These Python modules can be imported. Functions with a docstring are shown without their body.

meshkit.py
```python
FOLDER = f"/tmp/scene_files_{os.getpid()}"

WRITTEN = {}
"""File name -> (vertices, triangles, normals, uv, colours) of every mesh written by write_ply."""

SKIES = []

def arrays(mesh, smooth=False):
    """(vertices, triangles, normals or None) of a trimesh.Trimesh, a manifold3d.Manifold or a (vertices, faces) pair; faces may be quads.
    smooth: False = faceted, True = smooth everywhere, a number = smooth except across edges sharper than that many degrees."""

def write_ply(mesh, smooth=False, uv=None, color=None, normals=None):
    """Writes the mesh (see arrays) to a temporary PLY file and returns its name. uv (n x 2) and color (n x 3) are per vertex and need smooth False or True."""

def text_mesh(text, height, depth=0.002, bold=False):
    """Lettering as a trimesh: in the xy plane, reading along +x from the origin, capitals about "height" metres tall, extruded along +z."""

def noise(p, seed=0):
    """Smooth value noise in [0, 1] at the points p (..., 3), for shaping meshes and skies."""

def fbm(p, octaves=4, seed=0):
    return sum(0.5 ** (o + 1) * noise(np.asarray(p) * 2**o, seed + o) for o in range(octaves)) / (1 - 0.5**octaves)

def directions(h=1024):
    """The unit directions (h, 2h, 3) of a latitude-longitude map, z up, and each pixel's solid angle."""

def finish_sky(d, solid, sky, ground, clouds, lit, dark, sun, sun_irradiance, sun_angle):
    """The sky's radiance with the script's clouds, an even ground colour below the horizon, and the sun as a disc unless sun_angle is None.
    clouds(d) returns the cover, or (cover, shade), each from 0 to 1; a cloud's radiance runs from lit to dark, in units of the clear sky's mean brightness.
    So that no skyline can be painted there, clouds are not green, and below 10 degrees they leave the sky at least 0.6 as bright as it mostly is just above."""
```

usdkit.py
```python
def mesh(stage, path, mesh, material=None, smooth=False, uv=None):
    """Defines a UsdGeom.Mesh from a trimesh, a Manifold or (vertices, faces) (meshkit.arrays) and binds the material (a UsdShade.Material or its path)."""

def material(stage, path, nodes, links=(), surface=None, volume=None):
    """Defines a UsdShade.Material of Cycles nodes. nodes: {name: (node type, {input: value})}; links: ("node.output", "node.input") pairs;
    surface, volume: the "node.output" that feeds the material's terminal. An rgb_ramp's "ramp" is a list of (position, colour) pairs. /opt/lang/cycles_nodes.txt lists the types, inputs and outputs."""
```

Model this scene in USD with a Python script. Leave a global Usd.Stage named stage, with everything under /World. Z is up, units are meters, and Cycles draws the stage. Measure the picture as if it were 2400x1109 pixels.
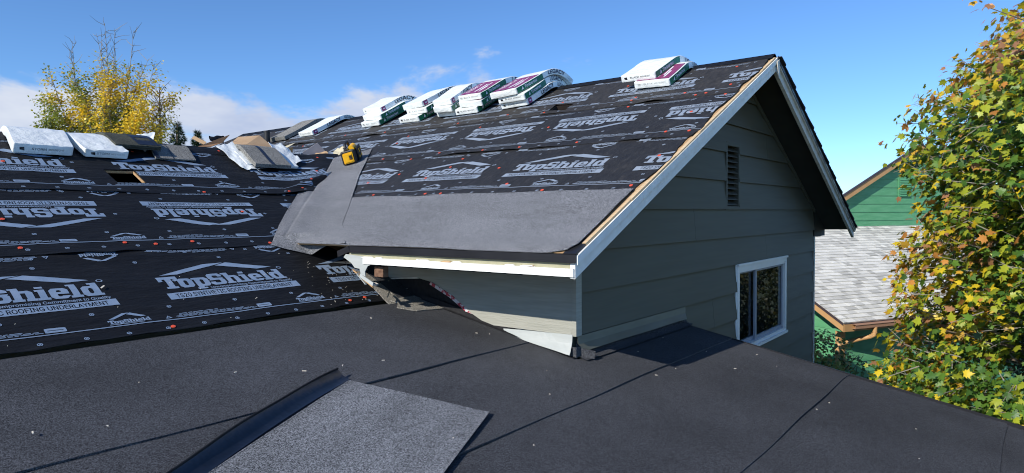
import math, random
import numpy as np
import trimesh, shapely, usdkit, meshkit
from shapely.geometry import Polygon, MultiPolygon, LineString, Point, box as sbox
from shapely import affinity
from pxr import Usd, UsdGeom, UsdLux, UsdShade, Gf, Sdf, Vt

random.seed(7)
RNG = np.random.default_rng(7)
stage = Usd.Stage.CreateInMemory()
UsdGeom.SetStageUpAxis(stage, UsdGeom.Tokens.z)
UsdGeom.SetStageMetersPerUnit(stage, 1.0)
UsdGeom.Xform.Define(stage, '/World')
UsdGeom.Scope.Define(stage, '/World/Looks')

# ------------------------------------------------------------------ camera
CAM = np.array([-4.0273, -2.6137, 0.5770])
YAW, PITCH, ROLL, FPX = 0.66867, -0.03404, -0.00698, 1551.24
Fw = np.array([math.cos(PITCH) * math.cos(YAW), math.cos(PITCH) * math.sin(YAW), math.sin(PITCH)])
R0 = np.array([math.sin(YAW), -math.cos(YAW), 0.0])
U0 = np.cross(R0, Fw)
Rt = math.cos(ROLL) * R0 + math.sin(ROLL) * U0
Up = math.cos(ROLL) * U0 - math.sin(ROLL) * R0
cam = UsdGeom.Camera.Define(stage, '/World/camera')
cam.CreateHorizontalApertureAttr(36.0)
cam.CreateVerticalApertureAttr(36.0 * 473 / 1024)
cam.CreateFocalLengthAttr(36.0 * FPX / 2400)
cam.CreateClippingRangeAttr(Gf.Vec2f(0.05, 3000))
cam.CreateExposureAttr(0.3)
M = Gf.Matrix4d(1.0)
for i, r in enumerate((Rt, Up, -Fw)):
    M.SetRow3(i, Gf.Vec3d(*map(float, r)))
M.SetTranslateOnly(Gf.Vec3d(*map(float, CAM)))
cam.AddTransformOp().Set(M)

# ------------------------------------------------------------------ sun and sky
SUN = np.array([-0.850, 0.061, 0.524]); SUN /= np.linalg.norm(SUN)
sun = UsdLux.DistantLight.Define(stage, '/World/sun')
sun.CreateIntensityAttr(1.12); sun.CreateAngleAttr(0.5); sun.CreateNormalizeAttr(True)
sun.CreateColorAttr(Gf.Vec3f(1.0, 0.95, 0.87))
zax = SUN; xax = np.cross([0, 0, 1], zax); xax /= np.linalg.norm(xax); yax = np.cross(zax, xax)
L = Gf.Matrix4d(1.0)
for i, r in enumerate((xax, yax, zax)):
    L.SetRow3(i, Gf.Vec3d(*map(float, r)))
sun.AddTransformOp().Set(L)
SKY_STRENGTH = 0.085
# clouds: a low bank on the far left of the view, small cumulus round the horizon
sky_nodes = {
    'tc': ('texture_coordinate', {}),
    'sky': ('sky_texture', {'sky_type': 'single_scattering', 'sun_disc': False, 'sun_elevation': float(math.asin(SUN[2])),
                            'sun_rotation': float(math.atan2(SUN[0], SUN[1])), 'altitude': 1500.0, 'air_density': 1.0, 'aerosol_density': 0.45, 'ozone_density': 2.2}),
    'sx': ('separate_xyz', {}),
    'mp': ('mapping', {'scale': (1.0, 1.0, 2.6), 'location': (0.31, 0.12, 0.0)}),
    'n1': ('noise_texture', {'scale': 4.2, 'detail': 9.0, 'roughness': 0.58, 'distortion': 0.25}),
    'band': ('rgb_ramp', {'ramp': [(0.0, (1, 1, 1)), (0.05, (1, 1, 1)), (0.11, (.66, .66, .66)), (0.17, (.42, .42, .42)), (0.22, (.16, .16, .16)), (0.30, (.08, .08, .08)), (0.5, (0, 0, 0)), (1, (0, 0, 0))]}),
    'dl': ('vector_math', {'vector_type': 'x', 'math_type': 'dot_product', 'vector2': (0.175, 0.982, 0.06)}),
    'dm': ('map_range', {'range_type': 'smoothstep', 'from_min': 0.86, 'from_max': 1.0, 'to_min': 0.0, 'to_max': 0.42, 'clamp': True}),
    'dw': ('vector_math', {'math_type': 'dot_product', 'vector2': (0.709, 0.680, 0.188)}),
    'dwm': ('map_range', {'range_type': 'smoothstep', 'from_min': 0.978, 'from_max': 0.998, 'to_min': 0.0, 'to_max': 0.125, 'clamp': True}),
    'a5': ('math', {'math_type': 'add'}),
    'a1': ('math', {'math_type': 'multiply'}),
    'a2': ('math', {'math_type': 'multiply_add', 'value2': 0.25, 'value3': 0.0}),
    'a3': ('math', {'math_type': 'add'}),
    'a4': ('math', {'math_type': 'add'}),
    'cov': ('map_range', {'range_type': 'smoothstep', 'from_min': 0.72, 'from_max': 0.85, 'to_min': 0.0, 'to_max': 0.9, 'clamp': True}),
    'mp2': ('mapping', {'scale': (1.0, 1.0, 2.6), 'location': (0.27, 0.16, 0.07)}),
    'n2': ('noise_texture', {'scale': 4.2, 'detail': 6.0, 'roughness': 0.58}),
    'shade': ('rgb_ramp', {'ramp': [(0.35, (7.6, 7.9, 8.6)), (0.62, (4.9, 5.5, 7.2))]}),
    'mix': ('mix_color', {'blend_type': 'mix', 'use_clamp': False}),
    'tint': ('mix_color', {'blend_type': 'multiply', 'fac': 1.0, 'b': (0.87, 1.25, 1.66)}),
    'bg': ('background_shader', {'strength': SKY_STRENGTH}),
}
del sky_nodes['dl'][1]['vector_type']
dome = UsdLux.DomeLight.Define(stage, '/World/sky')
dome.GetPrim().SetCustomDataByKey('kind', 'structure')
skym = usdkit.material(stage, '/World/Looks/sky', sky_nodes, [
    ('tc.generated', 'sx.vector'), ('tc.generated', 'mp.vector'), ('mp.vector', 'n1.vector'), ('sx.z', 'band.fac'),
    ('tc.generated', 'dl.vector1'), ('dl.value', 'dm.value'), ('band.color', 'a1.value1'), ('dm.result', 'a1.value2'),
    ('band.color', 'a2.value1'), ('a1.value', 'a3.value1'), ('a2.value', 'a3.value2'), ('n1.fac', 'a4.value1'), ('a3.value', 'a4.value2'),
    ('tc.generated', 'dw.vector1'), ('dw.value', 'dwm.value'), ('a4.value', 'a5.value1'), ('dwm.result', 'a5.value2'), ('a5.value', 'cov.value'), ('tc.generated', 'mp2.vector'), ('mp2.vector', 'n2.vector'), ('n2.fac', 'shade.fac'),
    ('sky.color', 'tint.a'), ('tint.result', 'mix.a'), ('shade.color', 'mix.b'), ('cov.result', 'mix.fac'), ('mix.result', 'bg.color')],
    surface='bg.background')
UsdShade.MaterialBindingAPI.Apply(dome.GetPrim()).Bind(skym)

# ------------------------------------------------------------------ helpers
USED = {}
LOC = {}

def numbered(parent, name):
    k = (parent, name)
    n = USED.get(k, -1) + 1
    USED[k] = n
    return name if n == 0 else f'{name}_{n:03d}'

def tag(prim, label=None, cat=None, group=None, kind=None):
    prim = prim if isinstance(prim, Usd.Prim) else stage.GetPrimAtPath(prim)
    for k, v in (('label', label), ('category', cat), ('group', group), ('kind', kind)):
        if v:
            prim.SetCustomDataByKey(k, v)

def thing(name, label, cat, loc=(0, 0, 0), group=None):
    path = '/World/' + numbered('/World', name)
    x = UsdGeom.Xform.Define(stage, path)
    x.AddTranslateOp().Set(Gf.Vec3d(*map(float, loc)))
    LOC[path] = np.array(loc, float)
    tag(x.GetPrim(), label, cat, group)
    return path

def off_of(parent):
    root = '/'.join(parent.split('/')[:3])
    return LOC.get(root, np.zeros(3))

def obj(name, mesh, mat, parent='/World', smooth=False, tint=None, label=None, cat=None, group=None, kind=None):
    path = parent + '/' + numbered(parent, name)
    v, f, n = meshkit.arrays(mesh, smooth if tint is None or smooth is not True else smooth)
    o = off_of(parent) if parent != '/World' else np.zeros(3)
    m = UsdGeom.Mesh.Define(stage, path)
    m.CreatePointsAttr(Vt.Vec3fArray.FromNumpy((v - o).astype(np.float32)))
    m.CreateFaceVertexCountsAttr(Vt.IntArray.FromNumpy(np.full(len(f), 3, np.int32)))
    m.CreateFaceVertexIndicesAttr(Vt.IntArray.FromNumpy(np.ascontiguousarray(f.astype(np.int32).ravel())))
    m.CreateSubdivisionSchemeAttr('none')
    if n is not None:
        m.CreateNormalsAttr(Vt.Vec3fArray.FromNumpy(n.astype(np.float32)))
        m.SetNormalsInterpolation('vertex')
    if tint is not None:
        t = np.broadcast_to(np.asarray(tint, np.float32), (len(v), 3)) if np.ndim(tint) == 1 else np.asarray(tint, np.float32)
        UsdGeom.PrimvarsAPI(m).CreatePrimvar('tint', Sdf.ValueTypeNames.Color3fArray, 'vertex').Set(Vt.Vec3fArray.FromNumpy(np.ascontiguousarray(t)))
    UsdShade.MaterialBindingAPI.Apply(m.GetPrim()).Bind(mat)
    tag(m.GetPrim(), label, cat, group, kind)
    return path

def cat_(ms):
    return trimesh.util.concatenate([m for m in ms if m is not None and len(m.faces)])

def bx(x0, x1, y0, y1, z0, z1):
    b = trimesh.creation.box((x1 - x0, y1 - y0, z1 - z0))
    b.apply_translation(((x0 + x1) / 2, (y0 + y1) / 2, (z0 + z1) / 2))
    return b

def hexa(p):   # 8 corners: bottom 4 ccw, top 4 ccw
    f = [[0, 3, 2, 1], [4, 5, 6, 7], [0, 1, 5, 4], [1, 2, 6, 5], [2, 3, 7, 6], [3, 0, 4, 7]]
    f = np.array(f)
    return trimesh.Trimesh(np.array(p, float), np.vstack([f[:, [0, 1, 2]], f[:, [0, 2, 3]]]), process=False)

def frame_box(o, a, b, c, A, B, C):
    """box from corner o spanning A along a, B along b, C along c"""
    o, a, b, c = (np.asarray(t, float) for t in (o, a, b, c))
    P = [o, o + a * A, o + a * A + b * B, o + b * B]
    P += [q + c * C for q in P]
    m = hexa(P)
    if m.volume < 0:
        m.invert()
    return m

def round_box(sx, sy, sz, r, seg=3):
    import manifold3d as mf
    s = mf.Manifold.sphere(r, seg * 4)
    pts = [s.translate((x, y, z)) for x in (-sx / 2 + r, sx / 2 - r) for y in (-sy / 2 + r, sy / 2 - r) for z in (-sz / 2 + r, sz / 2 - r)]
    m = mf.Manifold.batch_hull(pts).to_mesh()
    return trimesh.Trimesh(m.vert_properties[:, :3], m.tri_verts, process=False)

def tube(pts, rad, n=6):
    pts = np.asarray(pts, float)
    rad = np.broadcast_to(np.asarray(rad, float), (len(pts),))
    d = np.gradient(pts, axis=0)
    d /= np.maximum(np.linalg.norm(d, axis=1, keepdims=True), 1e-9)
    ref = np.array([0, 0, 1.0]) if abs(d[0][2]) < 0.9 else np.array([1.0, 0, 0])
    a = np.cross(d, ref); a /= np.maximum(np.linalg.norm(a, axis=1, keepdims=True), 1e-9)
    b = np.cross(d, a)
    th = np.linspace(0, 2 * np.pi, n, endpoint=False)
    V = pts[:, None] + rad[:, None, None] * (np.cos(th)[None, :, None] * a[:, None] + np.sin(th)[None, :, None] * b[:, None])
    V = V.reshape(-1, 3)
    F = []
    for i in range(len(pts) - 1):
        for j in range(n):
            k = (j + 1) % n
            F += [[i * n + j, i * n + k, (i + 1) * n + k], [i * n + j, (i + 1) * n + k, (i + 1) * n + j]]
    V = np.vstack([V, pts[0], pts[-1]])
    for j in range(n):
        k = (j + 1) % n
        F += [[len(V) - 2, k, j], [len(V) - 1, (len(pts) - 1) * n + j, (len(pts) - 1) * n + k]]
    return trimesh.Trimesh(V, np.array(F), process=False)

# ---- materials
def mat(name, nodes, links, surface='p.BSDF'):
    return usdkit.material(stage, '/World/Looks/' + name, nodes, links, surface=surface)

def simple(name, c0, c1=None, scale=6.0, rough=0.6, bump=0.0, bscale=40.0, spec=0.4, metallic=0.0, stretch=(1, 1, 1), detail=5.0, bdist=0.01, lo=.35, hi=.65):
    c1 = c1 if c1 is not None else tuple(x * 0.85 for x in c0)
    n = {'g': ('geometry', {}), 'm': ('mapping', {'scale': stretch}), 'n': ('noise_texture', {'scale': scale, 'detail': detail, 'roughness': 0.6}),
         'r': ('rgb_ramp', {'ramp': [(lo, c0), (hi, c1)]}), 'p': ('principled_bsdf', {'roughness': rough, 'specular_ior_level': spec, 'metallic': metallic})}
    l = [('g.position', 'm.vector'), ('m.vector', 'n.vector'), ('n.fac', 'r.fac'), ('r.color', 'p.base_color')]
    if bump:
        n['bn'] = ('noise_texture', {'scale': bscale, 'detail': 4.0})
        n['b'] = ('bump', {'strength': bump, 'distance': bdist})
        l += [('m.vector', 'bn.vector'), ('bn.fac', 'b.height'), ('b.normal', 'p.normal')]
    return mat(name, n, l)

def granule(name, dark, light, mean=0.5, gs=260.0, rough=0.9, mott=0.35, tint=(1, 1, 1), bump=0.35, wear=(1.25, 0.8), ms=2.2, turn=0.0, stretch=(1, 1, 1)):
    """mineral-surfaced roofing felt: fine two-tone granules, cloudy wear"""
    n = {'g': ('geometry', {}),
         'v': ('voronoi_texture', {'scale': gs, 'randomness': 1.0}),
         's': ('separate_color', {}),
         'f': ('noise_texture', {'scale': gs * 0.45, 'detail': 3.0, 'roughness': 0.7}),
         'av': ('math', {'math_type': 'multiply_add', 'value2': 0.5, 'value3': -0.25}),
         'ad': ('math', {'math_type': 'add'}),
         'r': ('rgb_ramp', {'ramp': [(0.22, dark), (mean, tuple((a + b) * .42 for a, b in zip(dark, light))), (0.80, light)]}),
         'mr': ('mapping', {'mapping_type': 'texture', 'rotation': (0, 0, turn), 'scale': stretch}),
         'c': ('noise_texture', {'scale': ms, 'detail': 5.0, 'roughness': 0.62}),
         'cr': ('rgb_ramp', {'ramp': [(0.32, (wear[1],) * 3), (0.68, (wear[0],) * 3)]}),
         'x': ('mix_color', {'blend_type': 'multiply', 'fac': 1.0, 'use_clamp': False}),
         'b': ('bump', {'strength': bump, 'distance': 0.004}),
         'p': ('principled_bsdf', {'roughness': rough, 'specular_ior_level': 0.22})}
    l = [('g.position', 'v.vector'), ('g.position', 'f.vector'), ('v.color', 's.color'), ('s.r', 'av.value1'), ('av.value', 'ad.value1'), ('f.fac', 'ad.value2'),
         ('ad.value', 'r.fac'), ('g.position', 'mr.vector'), ('mr.vector', 'c.vector'), ('c.fac', 'cr.fac'), ('r.color', 'x.a'), ('cr.color', 'x.b'), ('x.result', 'p.base_color'),
         ('ad.value', 'b.height'), ('b.normal', 'p.normal')]
    return mat(name, n, l)

MAT = {}
def felt(name, c0, c1, c2, spec):
    return mat(name, {
    'g': ('geometry', {}), 'm': ('mapping', {'scale': (0.9, 4.0, 4.0)}),
    'n': ('noise_texture', {'scale': 5.0, 'detail': 8.0, 'roughness': 0.65}),
    'r': ('rgb_ramp', {'ramp': [(0.30, c0), (0.58, c1), (0.80, c2)]}),
    'w': ('noise_texture', {'scale': 260.0, 'detail': 2.0}), 'b': ('bump', {'strength': 0.25, 'distance': 0.003}),
    'w2': ('noise_texture', {'scale': 9.0, 'detail': 4.0, 'roughness': .6}), 'b2': ('bump', {'strength': 0.5, 'distance': 0.025}),
    'p': ('principled_bsdf', {'roughness': 0.62, 'specular_ior_level': spec})},
    [('g.position', 'm.vector'), ('m.vector', 'n.vector'), ('n.fac', 'r.fac'), ('r.color', 'p.base_color'), ('g.position', 'w.vector'), ('w.fac', 'b.height'),
     ('m.vector', 'w2.vector'), ('w2.fac', 'b2.height'), ('b.normal', 'b2.normal'), ('b2.normal', 'p.normal')])
MAT['felt'] = felt('felt', (.0045, .0048, .0060), (.0085, .0090, .0105), (.020, .020, .021), .22)
MAT['felt_dusty'] = felt('felt_dusty', (.0115, .0112, .0118), (.0215, .0208, .0210), (.055, .049, .043), .35)
MAT['felt_walked'] = felt('felt_walked', (.020, .0185, .0170), (.036, .033, .030), (.085, .074, .060), .3)
MAT['print_dusty'] = simple('print_dusty', (.19, .235, .30), (.245, .285, .34), 9, rough=.55, spec=.45, bump=.15, bscale=200, bdist=.003, lo=.3, hi=.6)
MAT['print'] = simple('print', (.165, .235, .335), (.215, .28, .38), 14, rough=.55, spec=.45, bump=.15, bscale=200, bdist=.003)
MAT['mineral'] = granule('mineral', (.012, .013, .015), (.335, .345, .37), mean=.52, gs=285, wear=(1.15, .85), ms=2.6, turn=math.pi / 2, stretch=(2.5, .7, 1))
MAT['cap_dark'] = granule('cap_dark', (.006, .0065, .008), (.108, .113, .126), mean=.53, gs=310, wear=(1.36, .74), ms=.75)
MAT['cap_loose'] = granule('cap_loose', (.020, .022, .025), (.335, .345, .365), mean=.50, gs=265, wear=(1.22, .74), ms=3.2, turn=math.atan2(-.403, -.915), stretch=(4.5, .8, 1))
MAT['scrap'] = granule('scrap', (.05, .047, .04), (.48, .45, .39), mean=.5, gs=300, wear=(1.15, .85))
MAT['bitumen'] = simple('bitumen', (.006, .008, .014), (.011, .014, .024), 10, rough=.28, spec=.6, bump=.2, bscale=30)
MAT['tar'] = simple('tar', (.006, .006, .007), (.014, .014, .016), 30, rough=.7, spec=.25, bump=.3, bscale=60, bdist=.005)
MAT['siding'] = simple('siding', (.084, .083, .064), (.096, .095, .073), 3.0, rough=.62, spec=.35, bump=.22, bscale=26, stretch=(.35, .35, 6), bdist=.006)  # gable copy of the siding, its shade put into the colour
MAT['siding_lit'] = simple('siding_lit', (.285, .285, .240), (.340, .335, .285), 5.0, rough=.6, spec=.35, bump=.5, bscale=20, stretch=(.5, .5, 7), bdist=.008)  # lighter copy of the siding for the sunlit side wall
MAT['soffit'] = simple('soffit', (.022, .024, .023), (.030, .032, .031), 4, rough=.7)
MAT['flashing_dark'] = simple('flashing_dark', (.130, .132, .105), (.155, .156, .124), 4, rough=.45, spec=.45, bump=.25, bscale=9, stretch=(.6, .6, 3), bdist=.01)  # darker copy of the flashing, used along the gable wall
MAT['flashing'] = simple('flashing', (.36, .385, .37), (.42, .44, .42), 4, rough=.42, spec=.5, bump=.25, bscale=9, stretch=(.6, .6, 3), bdist=.01)
MAT['white'] = simple('white', (.80, .79, .74), (.70, .69, .64), 9, rough=.5, bump=.35, bscale=30, stretch=(1, 1, 1), bdist=.004)
MAT['cream'] = simple('cream', (.60, .58, .52), (.46, .42, .35), 12, rough=.55, bump=.35, bscale=40, bdist=.004)
MAT['olive'] = simple('olive', (.33, .315, .205), (.40, .375, .25), 14, rough=.6, bump=.2, bscale=50, lo=.4, hi=.7)
MAT['black_metal'] = simple('black_metal', (.010, .010, .012), (.016, .016, .019), 3, rough=.34, spec=.5)
MAT['shingle_black'] = granule('shingle_black', (.006, .006, .007), (.05, .05, .055), gs=220)
MAT['wood_pale'] = simple('wood_pale', (.62, .47, .29), (.50, .34, .18), 30, rough=.7, stretch=(3, .5, 3), bump=.3, bscale=50)
MAT['wood'] = simple('wood', (.50, .33, .17), (.36, .21, .10), 30, rough=.7, stretch=(3, .5, 3), bump=.3, bscale=50)
MAT['wood_old'] = simple('wood_old', (.115, .058, .035), (.20, .115, .07), 30, rough=.85, bump=.8, bscale=60)
MAT['attic'] = simple('attic', (.012, .008, .006), (.02, .013, .01), 10, rough=.9)  # near-black: darkness of closed-in recesses put into the colour
MAT['vinyl'] = simple('vinyl', (.76, .77, .76), (.70, .71, .70), 4, rough=.4)
MAT['sash'] = simple('sash', (.24, .26, .31), (.28, .30, .35), 4, rough=.45)
MAT['room'] = simple('room', (.16, .16, .165), (.20, .20, .205), 3, rough=.8)
MAT['wrap'] = simple('wrap', (.80, .82, .80), (.72, .76, .74), 12, rough=.30, spec=.5, bump=.9, bscale=13, bdist=.016)
MAT['purple'] = simple('purple', (.205, .035, .115), (.25, .05, .14), 10, rough=.35, bump=.4, bscale=18)
MAT['green_label'] = simple('green_label', (.004, .105, .048), (.006, .125, .058), 10, rough=.35, bump=.4, bscale=18)
MAT['ink'] = simple('ink', (.012, .012, .016), (.018, .018, .024), 10, rough=.5)
MAT['ink_navy'] = simple('ink_navy', (.012, .014, .045), (.02, .022, .06), 10, rough=.5)
MAT['ink_white'] = simple('ink_white', (.72, .70, .74), (.62, .60, .66), 40, rough=.5)
MAT['shingle_green'] = granule('shingle_green', (.018, .020, .015), (.12, .125, .10), gs=260, wear=(1.2, .8), ms=8)
MAT['shingle_grey'] = granule('shingle_grey', (.05, .05, .046), (.36, .355, .33), gs=240, wear=(1.1, .9), ms=6)
MAT['seal'] = simple('seal', (.008, .011, .022), (.02, .024, .038), 60, rough=.35)
MAT['card'] = simple('card', (.50, .335, .19), (.44, .285, .155), 6, rough=.8)
MAT['card_orange'] = simple('card_orange', (.50, .27, .10), (.42, .22, .08), 6, rough=.8)
MAT['card_dark'] = simple('card_dark', (.30, .17, .085), (.25, .14, .07), 6, rough=.8)
MAT['card_light'] = simple('card_light', (.56, .50, .34), (.50, .44, .29), 6, rough=.8)
MAT['paper_grey'] = simple('paper_grey', (.42, .38, .38), (.37, .335, .335), 6, rough=.8)
MAT['yellow'] = simple('yellow', (.78, .42, .012), (.72, .37, .010), 12, rough=.38, spec=.5)
MAT['rubber'] = simple('rubber', (.012, .012, .013), (.02, .02, .021), 20, rough=.5)
MAT['cap_orange'] = simple('cap_orange', (.78, .10, .04), (.66, .09, .05), 60, rough=.45)
MAT['chip'] = simple('chip', (.78, .72, .60), (.66, .58, .45), 60, rough=.7)
MAT['red_wrap'] = simple('red_wrap', (.35, .03, .05), (.55, .52, .52), 26, rough=.5, lo=.46, hi=.52)
MAT['green_wall'] = simple('green_wall', (.085, .290, .135), (.125, .350, .175), 3, rough=.55, bump=.15, bscale=20, stretch=(.6, .6, 4))
MAT['tan_trim'] = simple('tan_trim', (.50, .29, .125), (.45, .255, .105), 4, rough=.5)
MAT['drip_brown'] = simple('drip_brown', (.05, .035, .04), (.06, .045, .05), 4, rough=.4)
MAT['gutter'] = simple('gutter', (.42, .24, .15), (.38, .21, .13), 4, rough=.4)
MAT['grass'] = simple('grass', (.05, .075, .022), (.11, .10, .045), 3, rough=.9)
MAT['bark'] = simple('bark', (.16, .12, .085), (.09, .07, .05), 20, rough=.9, bump=.6, bscale=40)
MAT['bark_pale'] = simple('bark_pale', (.30, .27, .23), (.19, .17, .14), 20, rough=.9)

def tinted(name, rough=.6, transl=0.0, var=0.0, spec=.35, gran=0.0):
    n = {'a': ('attribute', {'attribute': 'tint'}), 'p': ('principled_bsdf', {'roughness': rough, 'specular_ior_level': spec})}
    l = []
    src = 'a.color'
    if gran:
        n['g'] = ('geometry', {}); n['n'] = ('noise_texture', {'scale': gran, 'detail': 3.0}); n['r'] = ('rgb_ramp', {'ramp': [(.3, (.72, .72, .72)), (.7, (1.22, 1.22, 1.22))]})
        n['x'] = ('mix_color', {'blend_type': 'multiply', 'fac': 1.0, 'use_clamp': False})
        l += [('g.position', 'n.vector'), ('n.fac', 'r.fac'), ('a.color', 'x.a'), ('r.color', 'x.b')]
        src = 'x.result'
    l.append((src, 'p.base_color'))
    if not transl:
        return mat(name, n, l)
    n['t'] = ('translucent_bsdf', {}); n['mx'] = ('mix_closure', {'fac': transl})
    l += [(src, 't.color'), ('p.BSDF', 'mx.closure1'), ('t.BSDF', 'mx.closure2')]
    return mat(name, n, l, surface='mx.closure')

MAT['leaf'] = tinted('leaf', rough=.42, transl=.34, spec=.45)
MAT['tab'] = tinted('tab', rough=.9, gran=160.0)
MAT['glass'] = mat('glass', {'f': ('fresnel', {'IOR': 1.5}), 't': ('transparent_bsdf', {'color': (.72, .75, .76)}), 'g': ('glossy_bsdf', {'roughness': 0.0, 'color': (1, 1, 1)}),
                             'mu': ('math', {'math_type': 'multiply_add', 'value2': .48, 'value3': .01}), 'm': ('mix_closure', {})},
                   [('f.fac', 'mu.value1'), ('mu.value', 'm.fac'), ('t.BSDF', 'm.closure1'), ('g.BSDF', 'm.closure2')], surface='m.closure')

# ------------------------------------------------------------------ the planes of the building
W = 6.572; RX = W / 2; ZR = 2.23; TW = 0.482; OH = 0.6475; OG = 0.43
KW = math.hypot(1, TW)
ZC = -0.4657; SL = 0.19; KL = math.hypot(1, SL)
Y0 = 1.62; Z0 = ZC + SL * Y0; TM = 0.49; KM = math.hypot(1, TM)
GROUND = -4.8
SD_RIDGE_M = 3.36                        # slope distance to the main ridge
SD_RIDGE_W = (RX + OH) * KW
YR = Y0 + SD_RIDGE_M / KM; ZRM = Z0 + TM * (YR - Y0)

def wr(u, v, su, sv, seed):
    p = np.stack([np.asarray(u, float) * su, np.asarray(v, float) * sv, np.full(np.shape(u), seed * 3.7)], -1)
    return meshkit.fbm(p, 3, seed) - .5

class Plane:
    def __init__(s, f, n, h):
        s.f, s.n, s.h = f, np.asarray(n, float) / np.linalg.norm(n), h
    def __call__(s, uv, off=0.0):
        uv = np.asarray(uv, float)
        return s.f(uv[..., 0], uv[..., 1]) + s.n * (np.asarray(s.h(uv[..., 0], uv[..., 1])) + off)[..., None]

MAIN = Plane(lambda u, v: np.stack([u, Y0 + v / KM, Z0 + TM * v / KM], -1), (0, -TM, 1), lambda u, v: .026 * wr(u, v, .9, 6.5, 3) + .012 * wr(u, v, 2.5, 4, 5))
WING = Plane(lambda u, v: np.stack([-OH + v / KW, u, ZR - TW * (RX + OH) + TW * v / KW], -1), (-TW, 0, 1), lambda u, v: .016 * wr(u, v, .9, 6.0, 9) + .010 * wr(u, v, 2.5, 4, 6))
LOWP = Plane(lambda u, v: np.stack([u, v, ZC - .028 + SL * v], -1), (0, -SL, 1), lambda u, v: .012 * wr(u, v, .9, .9, 12))
FLATM = Plane(MAIN.f, MAIN.n, lambda u, v: 0 * u)
FLATW = Plane(WING.f, WING.n, lambda u, v: 0 * u)

def grid_poly(poly, step):
    """fills a polygon with a regular mesh of cells, cut along its outline"""
    poly = shapely.make_valid(poly)
    x0, y0, x1, y1 = poly.bounds
    xs = np.arange(math.floor(x0 / step), math.ceil(x1 / step)) * step
    ys = np.arange(math.floor(y0 / step), math.ceil(y1 / step)) * step
    X, Y = [a.ravel() for a in np.meshgrid(xs, ys)]
    cells = shapely.box(X, Y, X + step, Y + step)
    shapely.prepare(poly)
    ins = shapely.contains(poly, cells)
    cut = shapely.intersects(poly, cells) & ~ins
    V, F, k = [], [], 0
    q = np.stack([np.stack([X, Y], -1), np.stack([X + step, Y], -1), np.stack([X + step, Y + step], -1), np.stack([X, Y + step], -1)], 1)[ins]
    if len(q):
        V.append(q.reshape(-1, 2)); i = np.arange(len(q))[:, None] * 4
        F.append(np.vstack([i + [0, 1, 2], i + [0, 2, 3]])); k = len(q) * 4
    if cut.any():
        g = shapely.intersection(poly, cells[cut])
        g = g[shapely.area(g) > 1e-9]
        tri = shapely.get_parts(shapely.constrained_delaunay_triangles(g))
        tri = tri[shapely.area(tri) > 1e-10]
        if len(tri):
            c = shapely.get_coordinates(tri).reshape(-1, 4, 2)[:, :3].reshape(-1, 2)
            V.append(c); F.append(np.arange(len(c)).reshape(-1, 3) + k)
    V, F = np.vstack(V), np.vstack(F)
    key, inv = np.unique(np.round(V * 2e4).astype(np.int64), axis=0, return_inverse=True)
    inv = np.ravel(inv)
    V2 = key / 2e4
    F = inv[F]
    F = F[(F[:, 0] != F[:, 1]) & (F[:, 1] != F[:, 2]) & (F[:, 0] != F[:, 2])]
    a = V2[F]
    s = np.cross(a[:, 1] - a[:, 0], a[:, 2] - a[:, 0])
    F[s < 0] = F[s < 0][:, ::-1]
    return V2, F

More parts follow.
